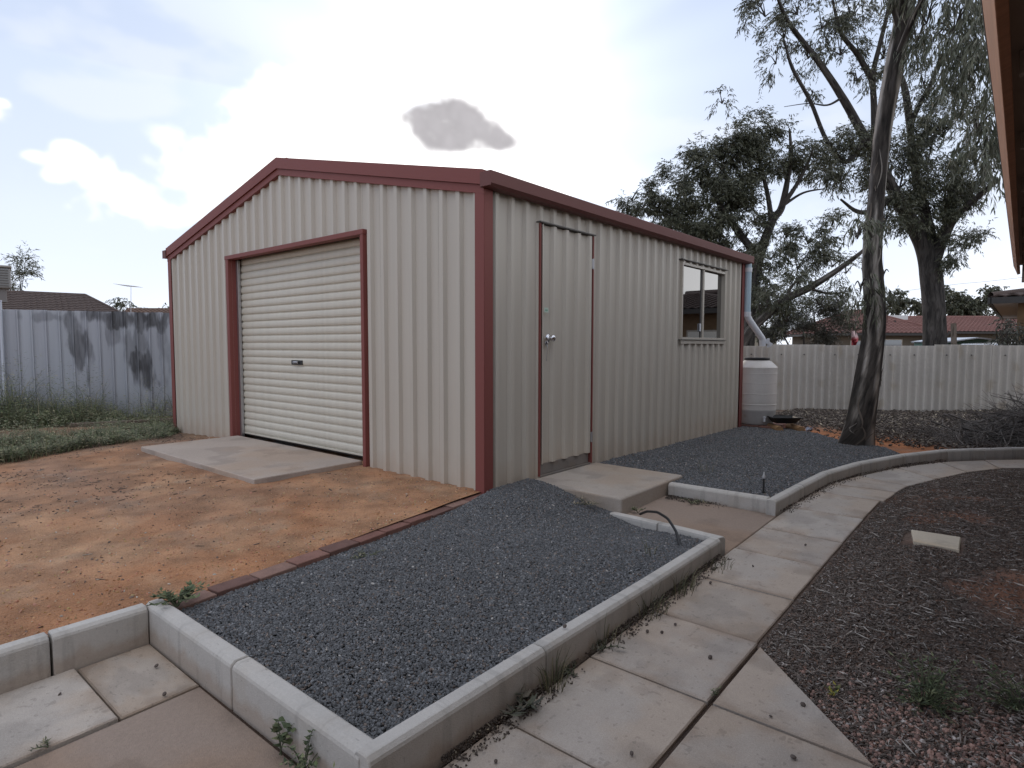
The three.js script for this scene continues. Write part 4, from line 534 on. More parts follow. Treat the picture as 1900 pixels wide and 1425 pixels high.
// the leaning gum that stands in the gravel
const gumBase = V(1.67, -0.12, -4.97);
tree('gum_tree', 'leaning gum tree with dark peeling bark standing in the gravel edge', [
  [[gumBase, ...PL([1596, 790, 7.4], [1609, 707, 7.4], [1623, 590, 7.4], [1618, 471, 7.4], [1627, 354, 7.4], [1639, 236, 7.3], [1658, 130, 7.2], [1677, 30, 7.1], [1692, -60, 7.0], [1715, -190, 6.9])], rpx(7.4, 66, 50, 45, 37, 31, 28, 27, 29, 27, 25, 20)],
  [PL([1659, 120, 7.2], [1700, 20, 6.8], [1760, -80, 6.4], [1800, -130, 6.1]), rpx(7, 11, 9, 7, 4)], [PL([1670, 60, 7.1], [1640, -40, 7.0], [1600, -140, 7.0]), rpx(7, 10, 8, 4)], [PL([1690, -50, 7.0], [1770, -60, 6.6], [1830, -20, 6.2], [1850, 60, 6.0]), rpx(7, 12, 9, 6, 3)],
  [PL([1620, 440, 7.35], [1600, 415, 7.2], [1590, 410, 7.1]), rpx(7, 10, 5, 3)]],
  [[1770, 40, 6.6, 55, 70, 0.75], [1800, 130, 6.5, 45, 75, 0.85], [1815, 230, 6.4, 32, 75, 0.9], [1830, 310, 6.3, 22, 60, 0.8], [1740, -40, 6.7, 90, 60, 0.7], [1840, 60, 6.1, 40, 90, 0.7], [1720, 30, 6.9, 26, 46, 0.4], [1591, 432, 7.1, 15, 38, 0.9], [1640, 500, 7.4, 9, 30, 0.25], [1597, 520, 7.3, 20, 46, 0.4], [1606, 570, 7.3, 14, 30, 0.3], [1600, -90, 7.2, 80, 60, 0.6]],
  { tones: leafTones.gum, seed: 301, dark: [0.06, 0.052, 0.047], pale: [0.42, 0.39, 0.36], amt: 0.85, o: { leaf: 0.12, wid: 0.016, hang: 1.1, droop: 0.2, len: 0.3, leaves: 11, depth: 0.7 }, radial: 12 });
{ // ribbons of peeling bark on the near trunk
  const g = scene.getObjectByName('gum_tree'), R = rng(321), path = [gumBase, ...PL([1596, 790, 7.4], [1609, 707, 7.4], [1623, 590, 7.4], [1618, 471, 7.4], [1627, 354, 7.4], [1639, 236, 7.3])], cv = new THREE.CatmullRomCurve3(path), rad = [66, 50, 45, 37, 31, 28, 27].map((w) => w / 2 / F * 7.4);
  for (let i = 0; i < 46; i++) {
    const t0 = 0.03 + R() * 0.85, len = 0.05 + 0.11 * R(), ph = R() * 6.283, w = 0.012 + 0.022 * R(), lift = 0.006 + 0.02 * R(), t = new Tri(), K = 7; let pl = null, pr = null;
    for (let k = 0; k <= K; k++) { const f = Math.min(0.999, t0 + len * k / K), c = cv.getPoint(f), q = f * 6, j = Math.min(5, Math.floor(q)), r = mix(rad[j], rad[j + 1], q - j) * 1.02 + lift * Math.pow(Math.abs(k / K - 0.35) / 0.65, 2), a = ph + 0.25 * Math.sin(k * 0.7 + i), da = w * (1 - 0.75 * Math.pow(k / K - 0.5, 2) * 4) / r / 2, pt = (b) => V(c.x + Math.cos(b) * r, c.y, c.z + Math.sin(b) * r), L = pt(a - da), Q = pt(a + da); if (pl) t.quad(pl, pr, Q, L, [0, k * 0.1], [0.05, k * 0.1], [0.05, k * 0.1 + 0.1], [0, k * 0.1 + 0.1]); pl = L; pr = Q; }
    mesh('bark_strip', t.geo(), M([[0.05, 0.042, 0.037], [0.09, 0.075, 0.064], [0.26, 0.235, 0.21], [0.14, 0.115, 0.095]][Math.floor(R() * 4)], { roughness: 0.95 }), g);
  }
}
// the big tree beyond the back fence
tree('gum_tree', 'big dark forked gum tree behind the back fence and tiled house', [
  [[P(1736, 690, 17), ...PL([1735, 640, 17], [1733, 570, 17], [1727, 505, 17], [1714, 455, 17], [1690, 410, 17], [1660, 360, 16.8], [1625, 290, 16.5], [1601, 248, 16.3], [1563, 181, 16], [1521, 118, 15.8], [1466, 46, 15.6], [1440, -10, 15.4])], rpx(17, 46, 39, 37, 37, 30, 24, 20, 17, 15, 12, 10, 7, 4)],
  [PL([1724, 500, 17], [1744, 450, 16.9], [1764, 412, 16.7], [1790, 385, 16.3], [1815, 365, 16], [1852, 333, 15.6]), rpx(17, 30, 24, 17, 12, 10, 7)], [PL([1728, 480, 17], [1722, 420, 17.2], [1700, 330, 17.3], [1690, 240, 17.3], [1706, 195, 17.2], [1731, 147, 17], [1748, 100, 17]), rpx(17, 28, 20, 15, 11, 9, 7, 4)], [PL([1690, 240, 17.3], [1680, 170, 17.3], [1668, 130, 17.3]), rpx(17, 14, 12, 7)],
  [PL([1605, 255, 16.3], [1570, 300, 16.2], [1534, 261, 16], [1504, 189, 15.8], [1470, 126, 15.6], [1454, 72, 15.5]), rpx(16, 11, 9, 8, 7, 6, 3)], [PL([1625, 290, 16.5], [1622, 202, 16.3], [1620, 139, 16.2], [1632, 84, 16.1], [1648, 18, 16], [1655, -40, 16]), rpx(16, 14, 12, 10, 8, 7, 4)],
  [PL([1620, 150, 16.2], [1590, 100, 16], [1560, 60, 15.9], [1545, 0, 15.8]), rpx(16, 12, 9, 7, 4)], [PL([1660, 360, 16.8], [1620, 390, 16.4], [1590, 392, 16.1], [1560, 370, 15.9]), rpx(16, 14, 10, 8, 4)], [PL([1764, 412, 16.7], [1765, 360, 16.6], [1775, 300, 16.4]), rpx(16, 18, 13, 7)], [PL([1563, 181, 16], [1535, 195, 15.9], [1500, 192, 15.8], [1455, 198, 15.7]), rpx(16, 5, 3.5, 2, 1)]],
  [[1560, 320, 16, 52, 58, 1.0], [1590, 270, 16.2, 40, 40, 0.7], [1530, 330, 15.8, 30, 40, 0.7], [1670, 330, 17, 50, 60, 0.95], [1720, 300, 17, 55, 60, 1.0], [1770, 330, 16.6, 55, 52, 1.0], [1690, 390, 17, 66, 46, 1.3], [1650, 300, 17, 50, 70, 0.8], [1750, 240, 16.8, 55, 50, 0.8], [1640, 400, 16.6, 36, 34, 0.7], [1810, 290, 16, 40, 55, 0.8], [1800, 450, 16.2, 40, 36, 0.85], [1760, 470, 16.6, 26, 26, 0.6], [1690, 210, 17.2, 40, 44, 0.4], [1715, 150, 17.1, 40, 44, 0.4],
    [1420, 20, 15.5, 38, 34, 0.55], [1455, 60, 15.6, 34, 32, 0.55], [1480, 18, 15.7, 44, 30, 0.6], [1525, 40, 15.8, 44, 40, 0.6], [1440, 110, 15.5, 22, 26, 0.45], [1500, 100, 15.8, 30, 26, 0.35], [1560, 90, 15.9, 46, 40, 0.55], [1580, 20, 16, 46, 44, 0.6], [1590, 140, 16, 30, 30, 0.4], [1508, 165, 15.9, 14, 24, 0.5], [1640, 90, 16.1, 26, 60, 0.35], [1382, 44, 15.3, 11, 15, 0.9], [1340, 185, 15.2, 14, 22, 0.5], [1700, 60, 17, 40, 60, 0.45]],
  { tones: leafTones.dark, seed: 401, dark: [0.05, 0.045, 0.042], pale: [0.11, 0.1, 0.095], amt: 0.5, o: { leaf: 0.11, wid: 0.024, hang: 0.5, droop: 0.1, len: 0.26, leaves: 9, depth: 1.1 } });
// the dense trees behind the shed
tree('gum_tree', 'dense dark gum tree rising behind the far end of the shed', [
  [PL([1385, 680, 15], [1392, 560, 15], [1408, 480, 15], [1432, 412, 15], [1450, 385, 15], [1462, 330, 15], [1468, 290, 15], [1465, 240, 15]), rpx(15, 26, 22, 18, 15, 13, 9, 7, 4)], [PL([1450, 385, 15], [1480, 340, 14.8], [1500, 300, 14.7], [1510, 270, 14.6]), rpx(15, 9, 7, 5, 3)], [PL([1410, 480, 15], [1370, 430, 15.2], [1330, 370, 15.3], [1310, 310, 15.3]), rpx(15, 16, 13, 9, 5)], [PL([1432, 412, 15], [1424, 360, 15], [1410, 300, 15], [1400, 240, 15]), rpx(15, 10, 8, 6, 3)], [PL([1340, 440, 15.2], [1270, 420, 15.4], [1200, 380, 15.6]), rpx(15, 12, 8, 3)], [PL([1452, 382, 15], [1490, 358, 14.9], [1530, 350, 14.8]), rpx(15, 6, 4, 2)]],
  [[1398, 232, 15, 50, 44, 1.05], [1360, 250, 15, 32, 36, 0.9], [1340, 300, 15.2, 66, 56, 1.25], [1300, 330, 15.3, 48, 50, 1.2], [1370, 330, 15.1, 46, 40, 1.1], [1258, 355, 15.4, 36, 56, 1.0], [1230, 400, 15.5, 30, 36, 0.8], [1172, 360, 15.7, 32, 36, 0.8], [1190, 385, 15.7, 40, 22, 0.8], [1340, 400, 15.2, 60, 46, 1.2], [1290, 410, 15.3, 46, 40, 1.1], [1380, 440, 15.1, 34, 34, 0.7], [1470, 262, 14.9, 46, 48, 0.75], [1440, 300, 15, 34, 36, 0.6], [1500, 300, 14.7, 30, 34, 0.7], [1500, 440, 14.8, 40, 40, 0.8], [1460, 430, 14.9, 26, 30, 0.5], [1430, 470, 14.9, 40, 38, 1.0], [1545, 410, 14.7, 28, 26, 0.5], [1420, 540, 15, 46, 40, 0.9], [1480, 490, 14.8, 46, 34, 0.7], [1380, 480, 15.1, 30, 46, 0.9], [1310, 370, 15.3, 60, 50, 1.0], [1520, 470, 14.8, 34, 30, 0.6], [1370, 290, 15.1, 40, 40, 1.0], [1250, 400, 15.4, 44, 34, 1.0], [1320, 430, 15.3, 60, 36, 1.1], [1215, 385, 15.5, 30, 30, 0.8], [1400, 400, 15, 30, 40, 0.7]],
  { tones: leafTones.dark, seed: 501, dark: [0.05, 0.045, 0.042], pale: [0.12, 0.11, 0.1], o: { leaf: 0.1, wid: 0.022, hang: 0.4, droop: 0.08, len: 0.22, leaves: 9, depth: 1.2 } });
tree('gum_tree', 'slanting sparse gum limb reaching up right from behind the barrel', [
  [PL([1365, 660, 13.6], [1385, 622, 13.5], [1407, 598, 13.5], [1458, 556, 13.4], [1500, 535, 13.3], [1542, 509, 13.2], [1588, 476, 13.1], [1612, 455, 13.0]), rpx(13.4, 20, 18, 16, 15, 14, 11, 8, 4)], [PL([1458, 556, 13.4], [1470, 530, 13.5], [1500, 500, 13.6]), rpx(13, 7, 5, 2)], [PL([1500, 535, 13.3], [1540, 545, 13.3], [1575, 540, 13.2]), rpx(13, 6, 4, 2)], [PL([1420, 588, 13.5], [1425, 560, 13.5], [1415, 530, 13.5]), rpx(13, 6, 5, 2)]],
  [[1430, 540, 13.5, 40, 30, 0.5], [1480, 520, 13.4, 40, 24, 0.42], [1520, 560, 13.3, 44, 22, 0.38], [1560, 545, 13.2, 30, 22, 0.38], [1410, 570, 13.6, 30, 28, 0.55], [1460, 590, 13.6, 40, 20, 0.35], [1570, 500, 13.1, 24, 24, 0.4], [1545, 490, 13.2, 28, 16, 0.3], [1400, 505, 13.7, 22, 30, 0.45]],
  { tones: leafTones.dark, seed: 601, dark: [0.06, 0.052, 0.047], pale: [0.16, 0.15, 0.14], o: { leaf: 0.1, wid: 0.018, hang: 0.45, droop: 0.1, len: 0.26, leaves: 9, depth: 0.8 } });
// shrubs and trees farther off
const shrub = (name, label, base, blobs, tones, seed, o = {}, cat = 'shrub') => { const t = thing(name, label, cat), R = rng(seed), cc = barkC([0.06, 0.052, 0.047], [0.1, 0.09, 0.08], 0.5); for (const b of blobs.slice(0, 5)) { const e = P(b[0], b[1], b[2]); mesh('stem', limb([base.clone(), base.clone().lerp(e, 0.5).add(V((R() - 0.5) * 0.3, 0.1, (R() - 0.5) * 0.3)), e], [0.05, 0.035, 0.015], 6, 4, 0.1, seed, cc), mat.bark, t); } mesh('crown', crown(blobs, tones, seed, o).leaves, mat.leaf, t); return t; };
const foot = (px, D, y = -0.35) => P(px, 640, D).setY(y);
shrub('shrub', 'dusky twiggy shrub leaning on the back fence behind the barrel', foot(1500, 15), [[1490, 605, 15, 40, 34, 1.2], [1530, 600, 15, 34, 34, 1.1], [1450, 615, 15, 34, 24, 1.1], [1555, 615, 15, 26, 24, 0.9], [1510, 575, 15, 26, 20, 0.5], [1560, 585, 15, 20, 16, 0.4]], leafTones.bush, 701, { leaf: 0.09, wid: 0.016, hang: 0.1, droop: 0.02, len: 0.35, leaves: 12, rise: 0.4 });
shrub('shrub', 'small green tree beyond the fence seen past the downpipe', foot(1405, 24), [[1405, 600, 24, 34, 30, 1.1], [1425, 590, 24, 26, 24, 0.9], [1395, 570, 24, 20, 24, 0.8]], leafTones.dark, 711, { leaf: 0.16, wid: 0.04, len: 0.4 }, 'tree');
shrub('bushy_tree', 'dark rounded tree line behind the tiled roof at right', foot(1785, 60, -1), [[1760, 568, 60, 34, 28, 2], [1800, 560, 60, 36, 28, 2], [1825, 575, 60, 26, 26, 2], [1740, 578, 60, 26, 20, 1.8], [1780, 580, 60, 64, 24, 2]], leafTones.dark, 721, { leaf: 0.36, wid: 0.13, len: 0.7 }, 'tree');
shrub('bushy_tree', 'dark small tree behind the tiled roof beside the leaning gum', foot(1670, 60, -1), [[1668, 560, 60, 26, 18, 2], [1694, 566, 60, 20, 16, 1.8], [1640, 565, 60, 22, 14, 1.8], [1610, 570, 60, 26, 12, 1.5]], leafTones.dark, 731, { leaf: 0.34, wid: 0.12, len: 0.7 }, 'tree');
shrub('bushy_tree', 'feathery tree beside the roof cooler at far left', foot(32, 42, -0.5), [[36, 490, 42, 14, 16, 0.6], [48, 478, 42, 14, 9, 0.5], [28, 525, 42, 16, 26, 1.3], [40, 505, 42, 12, 14, 0.5], [20, 540, 42, 10, 14, 0.8]], leafTones.dark, 741, { leaf: 0.3, wid: 0.05, len: 0.9, rise: 0.6, hang: 0.1 }, 'tree');
shrub('bushy_tree', 'low dark bushes behind the brown roof at left', foot(245, 46, -0.5), [[228, 566, 46, 16, 10, 1.0], [255, 576, 46, 18, 8, 1.0], [285, 574, 46, 22, 6, 0.7], [240, 560, 46, 8, 10, 0.6]], leafTones.dark, 751, { leaf: 0.3, wid: 0.07, len: 0.7 });
shrub('shrub', 'green shrub before the brick house at far right', foot(1880, 15.2), [[1885, 622, 15.2, 24, 20, 1.1], [1868, 610, 15.2, 14, 14, 0.8], [1905, 610, 15.2, 22, 24, 1.0], [1855, 612, 15.2, 10, 12, 0.5]], leafTones.bush, 761, { leaf: 0.12, wid: 0.03, len: 0.4 });

// ---------------------------------------------------------------- houses
const fixW = (g) => { const p = g.attributes.position.array; for (let i = 0; i < p.length; i += 9) for (let k = 0; k < 3; k++) { const t = p[i + k]; p[i + k] = p[i + 3 + k]; p[i + 3 + k] = t; } g.computeVertexNormals(); return g; };
// tiled slope between eave a->b and ridge d->c, laid in stepped, waving courses
function tiles(a, b, c, d, mat_, parent, step = 0.33, pitch = 0.3) {
  const nrm = b.clone().sub(a).cross(d.clone().sub(a)).normalize(); if (nrm.y < 0) nrm.negate(); const L = (d.distanceTo(a) + c.distanceTo(b)) / 2, n = Math.max(2, Math.round(L / step)), t = new Tri(), along = b.clone().sub(a).normalize();
  for (let i = 0; i < n; i++) {
    const l0 = a.clone().lerp(d, i / n), r0 = b.clone().lerp(c, i / n), l1 = a.clone().lerp(d, (i + 1) / n), r1 = b.clone().lerp(c, (i + 1) / n), w = l0.distanceTo(r0), K = Math.max(2, Math.round(w / pitch * 4));
    const pt = (p, q, f, h) => { const v = p.clone().lerp(q, f), s = v.clone().sub(a).dot(along); return v.addScaledVector(nrm, h + 0.045 * Math.abs(Math.sin(s / pitch * Math.PI))); };
    for (let k = 0; k < K; k++) { const f0 = k / K, f1 = (k + 1) / K, A = pt(l0, r0, f0, 0.035), B = pt(l0, r0, f1, 0.035), C = pt(l1, r1, f1, 0.0), D = pt(l1, r1, f0, 0.0), A0 = A.clone().addScaledVector(nrm, -0.035), B0 = B.clone().addScaledVector(nrm, -0.035); t.quad(A, B, C, D, [A.x, A.z], [B.x, B.z], [C.x, C.z], [D.x, D.z]); t.quad(A0, B0, B, A, [A.x, A.y], [B.x, B.y], [B.x, B.y], [A.x, A.y]); }
  }
  return mesh('roof_slope', t.geo(), mat_, parent);
}
const ridge = (a, b, m, par) => mesh('ridge_cap', limb([a.clone(), a.clone().lerp(b, 0.5), b.clone()], [0.09, 0.09, 0.09], 8, 4, 0.02, 3), m, par);
const tileRed = M([0.20, 0.095, 0.08], { roughness: 0.9, map: rep(tBrick, 2.5) }), tileBrown = M([0.085, 0.06, 0.052], { roughness: 0.9, map: rep(tBrick, 2.2) }), wallTanShaded = M([0.13, 0.11, 0.085], { roughness: 0.95, map: rep(tKerb, 3) }), wallBrick = M([0.155, 0.095, 0.06], { roughness: 0.95, map: rep(tBrick, 1.2) });  // tan house walls: eave shade is put into the darkened colour
// a hip-roofed house: frame o, u along the front, w towards the back
function hipHouse(t, o, u, w, len, dep, eave, rise, wallM, tileM, { over = 0.5, wins = [], gable = false, hipL = null } = {}) {
  const at = (s, y, k) => o.clone().addScaledVector(u, s).addScaledVector(w, k).setY(y), hp = gable ? 0 : (hipL ?? dep / 2 + over);
  const roof = sub('roof', t); const a = at(-over, eave, -over), b = at(len + over, eave, -over), c = at(len + over, eave, dep + over), d = at(-over, eave, dep + over), r0 = at(-over + hp, eave + rise, dep / 2), r1 = at(len + over - hp, eave + rise, dep / 2);
  tiles(a, b, r1, r0, tileM, roof); tiles(c, d, r0, r1, tileM, roof); if (!gable) { tiles(d, a, r0.clone(), r0.clone(), tileM, roof); tiles(b, c, r1.clone(), r1.clone(), tileM, roof); for (const [p, q] of [[a, r0], [d, r0], [b, r1], [c, r1]]) ridge(p.clone().setY(p.y + 0.05), q, tileM, roof); } ridge(r0, r1, tileM, roof);
  const box = (n, s0, s1, y0, y1, k0, k1, m, par) => { const g = new THREE.BoxGeometry(s1 - s0, y1 - y0, k1 - k0).toNonIndexed(); g.translate((s0 + s1) / 2, (y0 + y1) / 2, (k0 + k1) / 2); const mm = new THREE.Matrix4().makeBasis(u, V(0, 1, 0), w); g.applyMatrix4(mm); if (mm.determinant() < 0) fixW(g); g.translate(o.x, 0, o.z); boxUV(g); return mesh(n, g, m, par); };
  box('wall', 0, len, -1.2, eave - 0.14, 0, dep, wallM, t); box('eave_lining', -over + 0.03, len + over - 0.03, eave - 0.14, eave - 0.1, -over + 0.03, dep + over - 0.03, mat.soffit, t);
  for (const [s0, s1, k0, k1] of [[-over, len + over, -over - 0.06, -over + 0.02], [-over, len + over, dep + over - 0.02, dep + over + 0.06], [-over - 0.06, -over + 0.02, -over - 0.06, dep + over + 0.06], [len + over - 0.02, len + over + 0.06, -over - 0.06, dep + over + 0.06]]) box('gutter', s0, s1, eave - 0.16, eave + 0.0, k0, k1, mat.gutterDark, t);
  for (const [s0, s1, y0, y1] of wins) { const f = sub('window', t); box('frame', s0, s1, y0, y1, -0.03, -0.005, mat.alu, f); box('pane', s0 + 0.06, s1 - 0.06, y0 + 0.06, y1 - 0.06, -0.045, -0.031, mat.glass, f); }
  return box;
}
{ // red tiled house behind the back fence
  const t = thing('tiled_house', 'low house with red brown tiled hip roof beyond the back fence', 'house'), D = 41, o = P(1558, 640, D).setY(0), u = RT.clone().setY(0).normalize(), w = FW.clone().setY(0).normalize();
  const bx_ = hipHouse(t, o, u, w, 6.2, 7, 1.99, 1.72, wallTanShaded, tileRed, { over: 0.6, hipL: 3.2, wins: [[0.7, 1.5, 0.3, 1.5], [2.4, 4.2, 0.2, 1.6]] });
  const o2 = P(1705, 640, 45).setY(0); hipHouse(t, o2, u, w, 13, 7, 2.2, 1.25, wallTanShaded, tileRed, { over: 0.6, gable: true, wins: [[1.2, 3.2, 0.4, 1.7], [6, 8, 0.4, 1.7]] });
  bx_('flue', 5.3, 6.6, 3.05, 3.36, 3.2, 3.6, mat.steel, t); bx_('pillar', 5.95, 6.3, -1, 1.84, -0.5, -0.15, M([0.36, 0.33, 0.28]), t); bx_('vent_pipe', 4.4, 4.5, 2.4, 2.9, 1.2, 1.3, mat.gutterDark, t);
}
{ // brown tiled house behind the left fence
  const t = thing('tiled_house', 'house with dark brown tiled roof behind the stained left fence', 'house'), e = P(-60, 640, 33), u = P(255, 640, 38).sub(e).setY(0).normalize(), w = V(u.z, 0, -u.x); if (w.dot(FW) < 0) w.negate();
  const len = P(235, 640, 37.5).sub(e).setY(0).length(); hipHouse(t, e.setY(0), u, w, len, 7.5, 2.6, 1.75, wallBrick, tileBrown, { over: 0.5, hipL: 2.2 });
  const o2 = P(215, 640, 40).setY(0); hipHouse(t, o2, RT.clone().setY(0).normalize(), FW.clone().setY(0).normalize(), 9, 4, 2.8, 0.78, wallBrick, M([0.14, 0.085, 0.062], { roughness: 0.9, map: rep(tBrick, 2) }), { over: 0.4, gable: true });
  // cooler standing on that roof
  const c = thing('roof_cooler', 'boxy grey evaporative cooler on the brown roof at far left', 'cooler'), q = P(-5, 515, 32), turn = Math.atan2(-u.z, u.x); c.position.copy(q); c.rotation.y = turn;
  mesh('cabinet', bx(-0.55, 0.55, -0.6, 0.5, -0.5, 0.5, 0.12), M([0.2, 0.2, 0.2], { roughness: 0.6 }), c); mesh('lid', bx(-0.6, 0.6, 0.5, 0.62, -0.55, 0.55, 0.05), M([0.3, 0.29, 0.27]), c); mesh('base_duct', bx(-0.35, 0.35, -1.3, -0.6, -0.3, 0.3, 0.02), M([0.16, 0.15, 0.15]), c);
  for (let k = 0; k < 7; k++) { const m = mesh('louvre', bx(-0.45, 0.45, -0.02, 0.02, 0.5, 0.53, 0.005), M([0.12, 0.12, 0.12]), c); m.position.y = -0.42 + k * 0.13; m.rotation.x = 0.02; }
  // aerial
  const an = thing('tv_antenna', 'thin television aerial on a mast above the brown roof', 'antenna'), b = P(243, 590, 38), h = P(243, 531, 38); mesh('mast', limb([b, b.clone().lerp(h, 0.5), h], [0.02, 0.018, 0.016], 6, 2, 0), mat.steel, an); const boom = [P(224, 529, 38), P(256, 532, 38)]; mesh('boom', bar(boom[0], boom[1], 0.03, 0.03), mat.steel, an);
  for (let k = 0; k < 9; k++) { const p = boom[0].clone().lerp(boom[1], k / 8), L = 0.55 - 0.03 * k; mesh('element', bar(p.clone().addScaledVector(FW, -L).addScaledVector(RT, -0.1), p.clone().addScaledVector(FW, L).addScaledVector(RT, 0.1), 0.018, 0.018), mat.steel, an); }
}
{ // house whose eave cuts into the picture at far right, beyond the fence
  const t = thing('brick_house', 'brown brick house corner with overhanging eave beyond fence at far right', 'house');
  hipHouse(t, V(3.05, 0, -17.3), V(1, 0, 0), V(0, 0, -1), 9, 11, 2.42, 1.1, M([0.21, 0.135, 0.075], { roughness: 0.95, map: rep(tBrick, 1.0) }), tileBrown, { over: 0.55, wins: [[1.2, 3.0, 0.5, 1.7]] });
}
{ // house beside the photographer: eave, fascia beam, dark lining, brick wall
  const t = thing('brick_house', 'near house eave with orange brown timber fascia along the right edge', 'house'), Z0 = 6, Z1 = -8.1;
  const fb = bx(-0.018, 0.018, 0, 0.13, Z1, Z0, 0.004); fb.rotateZ(0.36); fb.translate(3.112, 2.205, 0); mesh('fascia_board', fb, mat.wood, t); mesh('gutter', bx(3.044, 3.06, 2.336, 2.46, Z1 - 0.15, Z0, 0.004), mat.gutterDark, t);
  mesh('eave_lining', bx(3.1, 3.9, 2.345, 2.375, Z1 - 0.1, Z0), mat.soffit, t); for (let k = 0; k < 12; k++) mesh('rafter', bx(3.145, 3.9, 2.25, 2.344, Z1 - 0.08 + k * 1.2, Z1 - 0.035 + k * 1.2, 0.003), mat.soffit, t);
  mesh('end_board', bx(3.145, 3.9, 2.1, 2.328, Z1 - 0.2, Z1 - 0.12), mat.soffit, t);
  mesh('wall', bx(3.9, 4.1, -0.3, 2.33, Z1 + 0.5, Z0, 0.004), wallBrick, t); const f = sub('roof', t); tiles(V(3.03, 2.47, Z0), V(3.03, 2.47, Z1 - 0.2), V(8, 3.0, Z1 - 0.2), V(8, 3.0, Z0), tileBrown, f, 0.33, 0.3);
}
{ // low sheds and a car beyond the back fence
  const u = RT.clone().setY(0).normalize(), w = FW.clone().setY(0).normalize();
  const box = (o) => (n, s0, s1, y0, y1, k0, k1, m, par) => { const g = new THREE.BoxGeometry(s1 - s0, y1 - y0, k1 - k0).toNonIndexed(); g.translate((s0 + s1) / 2, (y0 + y1) / 2, (k0 + k1) / 2); const mm = new THREE.Matrix4().makeBasis(u, V(0, 1, 0), w); g.applyMatrix4(mm); if (mm.determinant() < 0) fixW(g); g.translate(o.x, 0, o.z); return mesh(n, boxUV(g), m, par); };
  const t = thing('garden_shed', 'small teal garden shed with pale roof beyond the back fence', 'shed'), b = box(P(1758, 640, 24)); b('wall', 0, 2.5, -1, 1.32, 0, 2, M([0.1, 0.19, 0.17]), t); for (let k = 0; k < 9; k++) b('wall_rib', k * 0.3, k * 0.3 + 0.06, -1, 1.32, -0.025, 0, M([0.1, 0.19, 0.17]), t);
  { const q = (s, y, k) => P(1758, 640, 24).addScaledVector(u, s).addScaledVector(w, k).setY(y), r = new Tri(); for (const [y, f] of [[0, 1], [-0.05, -1]]) { r.quad(q(-0.1, 1.34 + y, -0.15), q(1.1, 1.5 + y, -0.15), q(1.1, 1.5 + y, 2.1), q(-0.1, 1.34 + y, 2.1)); r.quad(q(1.1, 1.5 + y, -0.15), q(2.7, 1.34 + y, -0.15), q(2.7, 1.34 + y, 2.1), q(1.1, 1.5 + y, 2.1)); } r.quad(q(-0.1, 1.29, -0.15), q(1.1, 1.45, -0.15), q(1.1, 1.5, -0.15), q(-0.1, 1.34, -0.15)); r.quad(q(1.1, 1.45, -0.15), q(2.7, 1.29, -0.15), q(2.7, 1.34, -0.15), q(1.1, 1.5, -0.15)); mesh('roof', r.geo(), M([0.5, 0.54, 0.6], { roughness: 0.5 }), t); mesh('gable', (() => { const g = new Tri(); g.tri(q(0, 1.32, 0.0), q(2.5, 1.32, 0.0), q(1.1, 1.47, 0.0)); return g.geo(); })(), M([0.1, 0.19, 0.17]), t); }
  const t2 = thing('garden_shed', 'small cream flat roofed outbuilding beyond the fence behind the barrel', 'shed'), b2 = box(P(1376, 640, 26)); b2('wall', 0, 1.5, -1, 1.58, 0, 2.4, M([0.42, 0.38, 0.3]), t2); b2('roof', -0.1, 1.6, 1.58, 1.64, -0.1, 2.5, M([0.5, 0.5, 0.5]), t2); b2('door', 0.5, 1.1, -0.9, 1.1, -0.03, 0, M([0.3, 0.28, 0.24]), t2);
  tag(mesh('timber_post', limb([P(1770, 700, 16.2), P(1770, 640, 16.2), P(1769, 600, 16.2)], [0.07, 0.068, 0.065], 10, 3, 0.06, 9, () => [0.17, 0.14, 0.115]), mat.bark), 'weathered timber post beyond the back fence right of the big trunk', 'post');
  const cl = (() => { const t3 = new Tri(), q = (s, y) => P(1578 + s * 13, 628 - y, 12.45 + 0.06 * Math.sin(s * 7 + y * 0.2)); for (let i = 0; i < 6; i++) for (let j = 0; j < 6; j++) { const a = i / 6, b4 = (i + 1) / 6, c = -16 + j * 5, d = c + 5, n = (s, y) => q(s * (0.75 + 0.25 * Math.cos(y * 0.16)) + 0.15, y); t3.quad(n(a, c), n(b4, c), n(b4, d), n(a, d)); } const g = t3.geo(), p = g.attributes.position, cc = []; for (let i = 0; i < p.count; i++) cc.push(...(p.getY(i) > 1.31 ? [0.5, 0.36, 0.36] : [0.32, 0.05, 0.06])); g.setAttribute('color', new THREE.Float32BufferAttribute(cc, 3)); return g; })();
  tag(mesh('cloth', cl, mat.grass), 'small red and white cloth hanging beyond the fence by the leaning trunk', 'cloth');
  // parked car: only its white roof shows over the fence
  const car = thing('parked_car', 'white car parked beyond the back fence with only its roof showing', 'car'); const cp = P(1880, 640, 16.2); car.position.set(cp.x, -0.27, cp.z); car.rotation.y = Math.atan2(-u.z, u.x);
  const ext = (pts, wdt, bev) => { const s = new THREE.Shape(pts.map(([x, y]) => new THREE.Vector2(x, y))); const g = new THREE.ExtrudeGeometry(s, { depth: wdt - bev * 2, bevelEnabled: true, bevelSize: bev, bevelThickness: bev, bevelSegments: 3, curveSegments: 4 }); g.translate(0, 0, -(wdt - bev * 2) / 2); return g; };
  const paint = new THREE.MeshPhysicalMaterial({ color: 0xd8d8da, roughness: 0.35, clearcoat: 1, clearcoatRoughness: 0.05 });
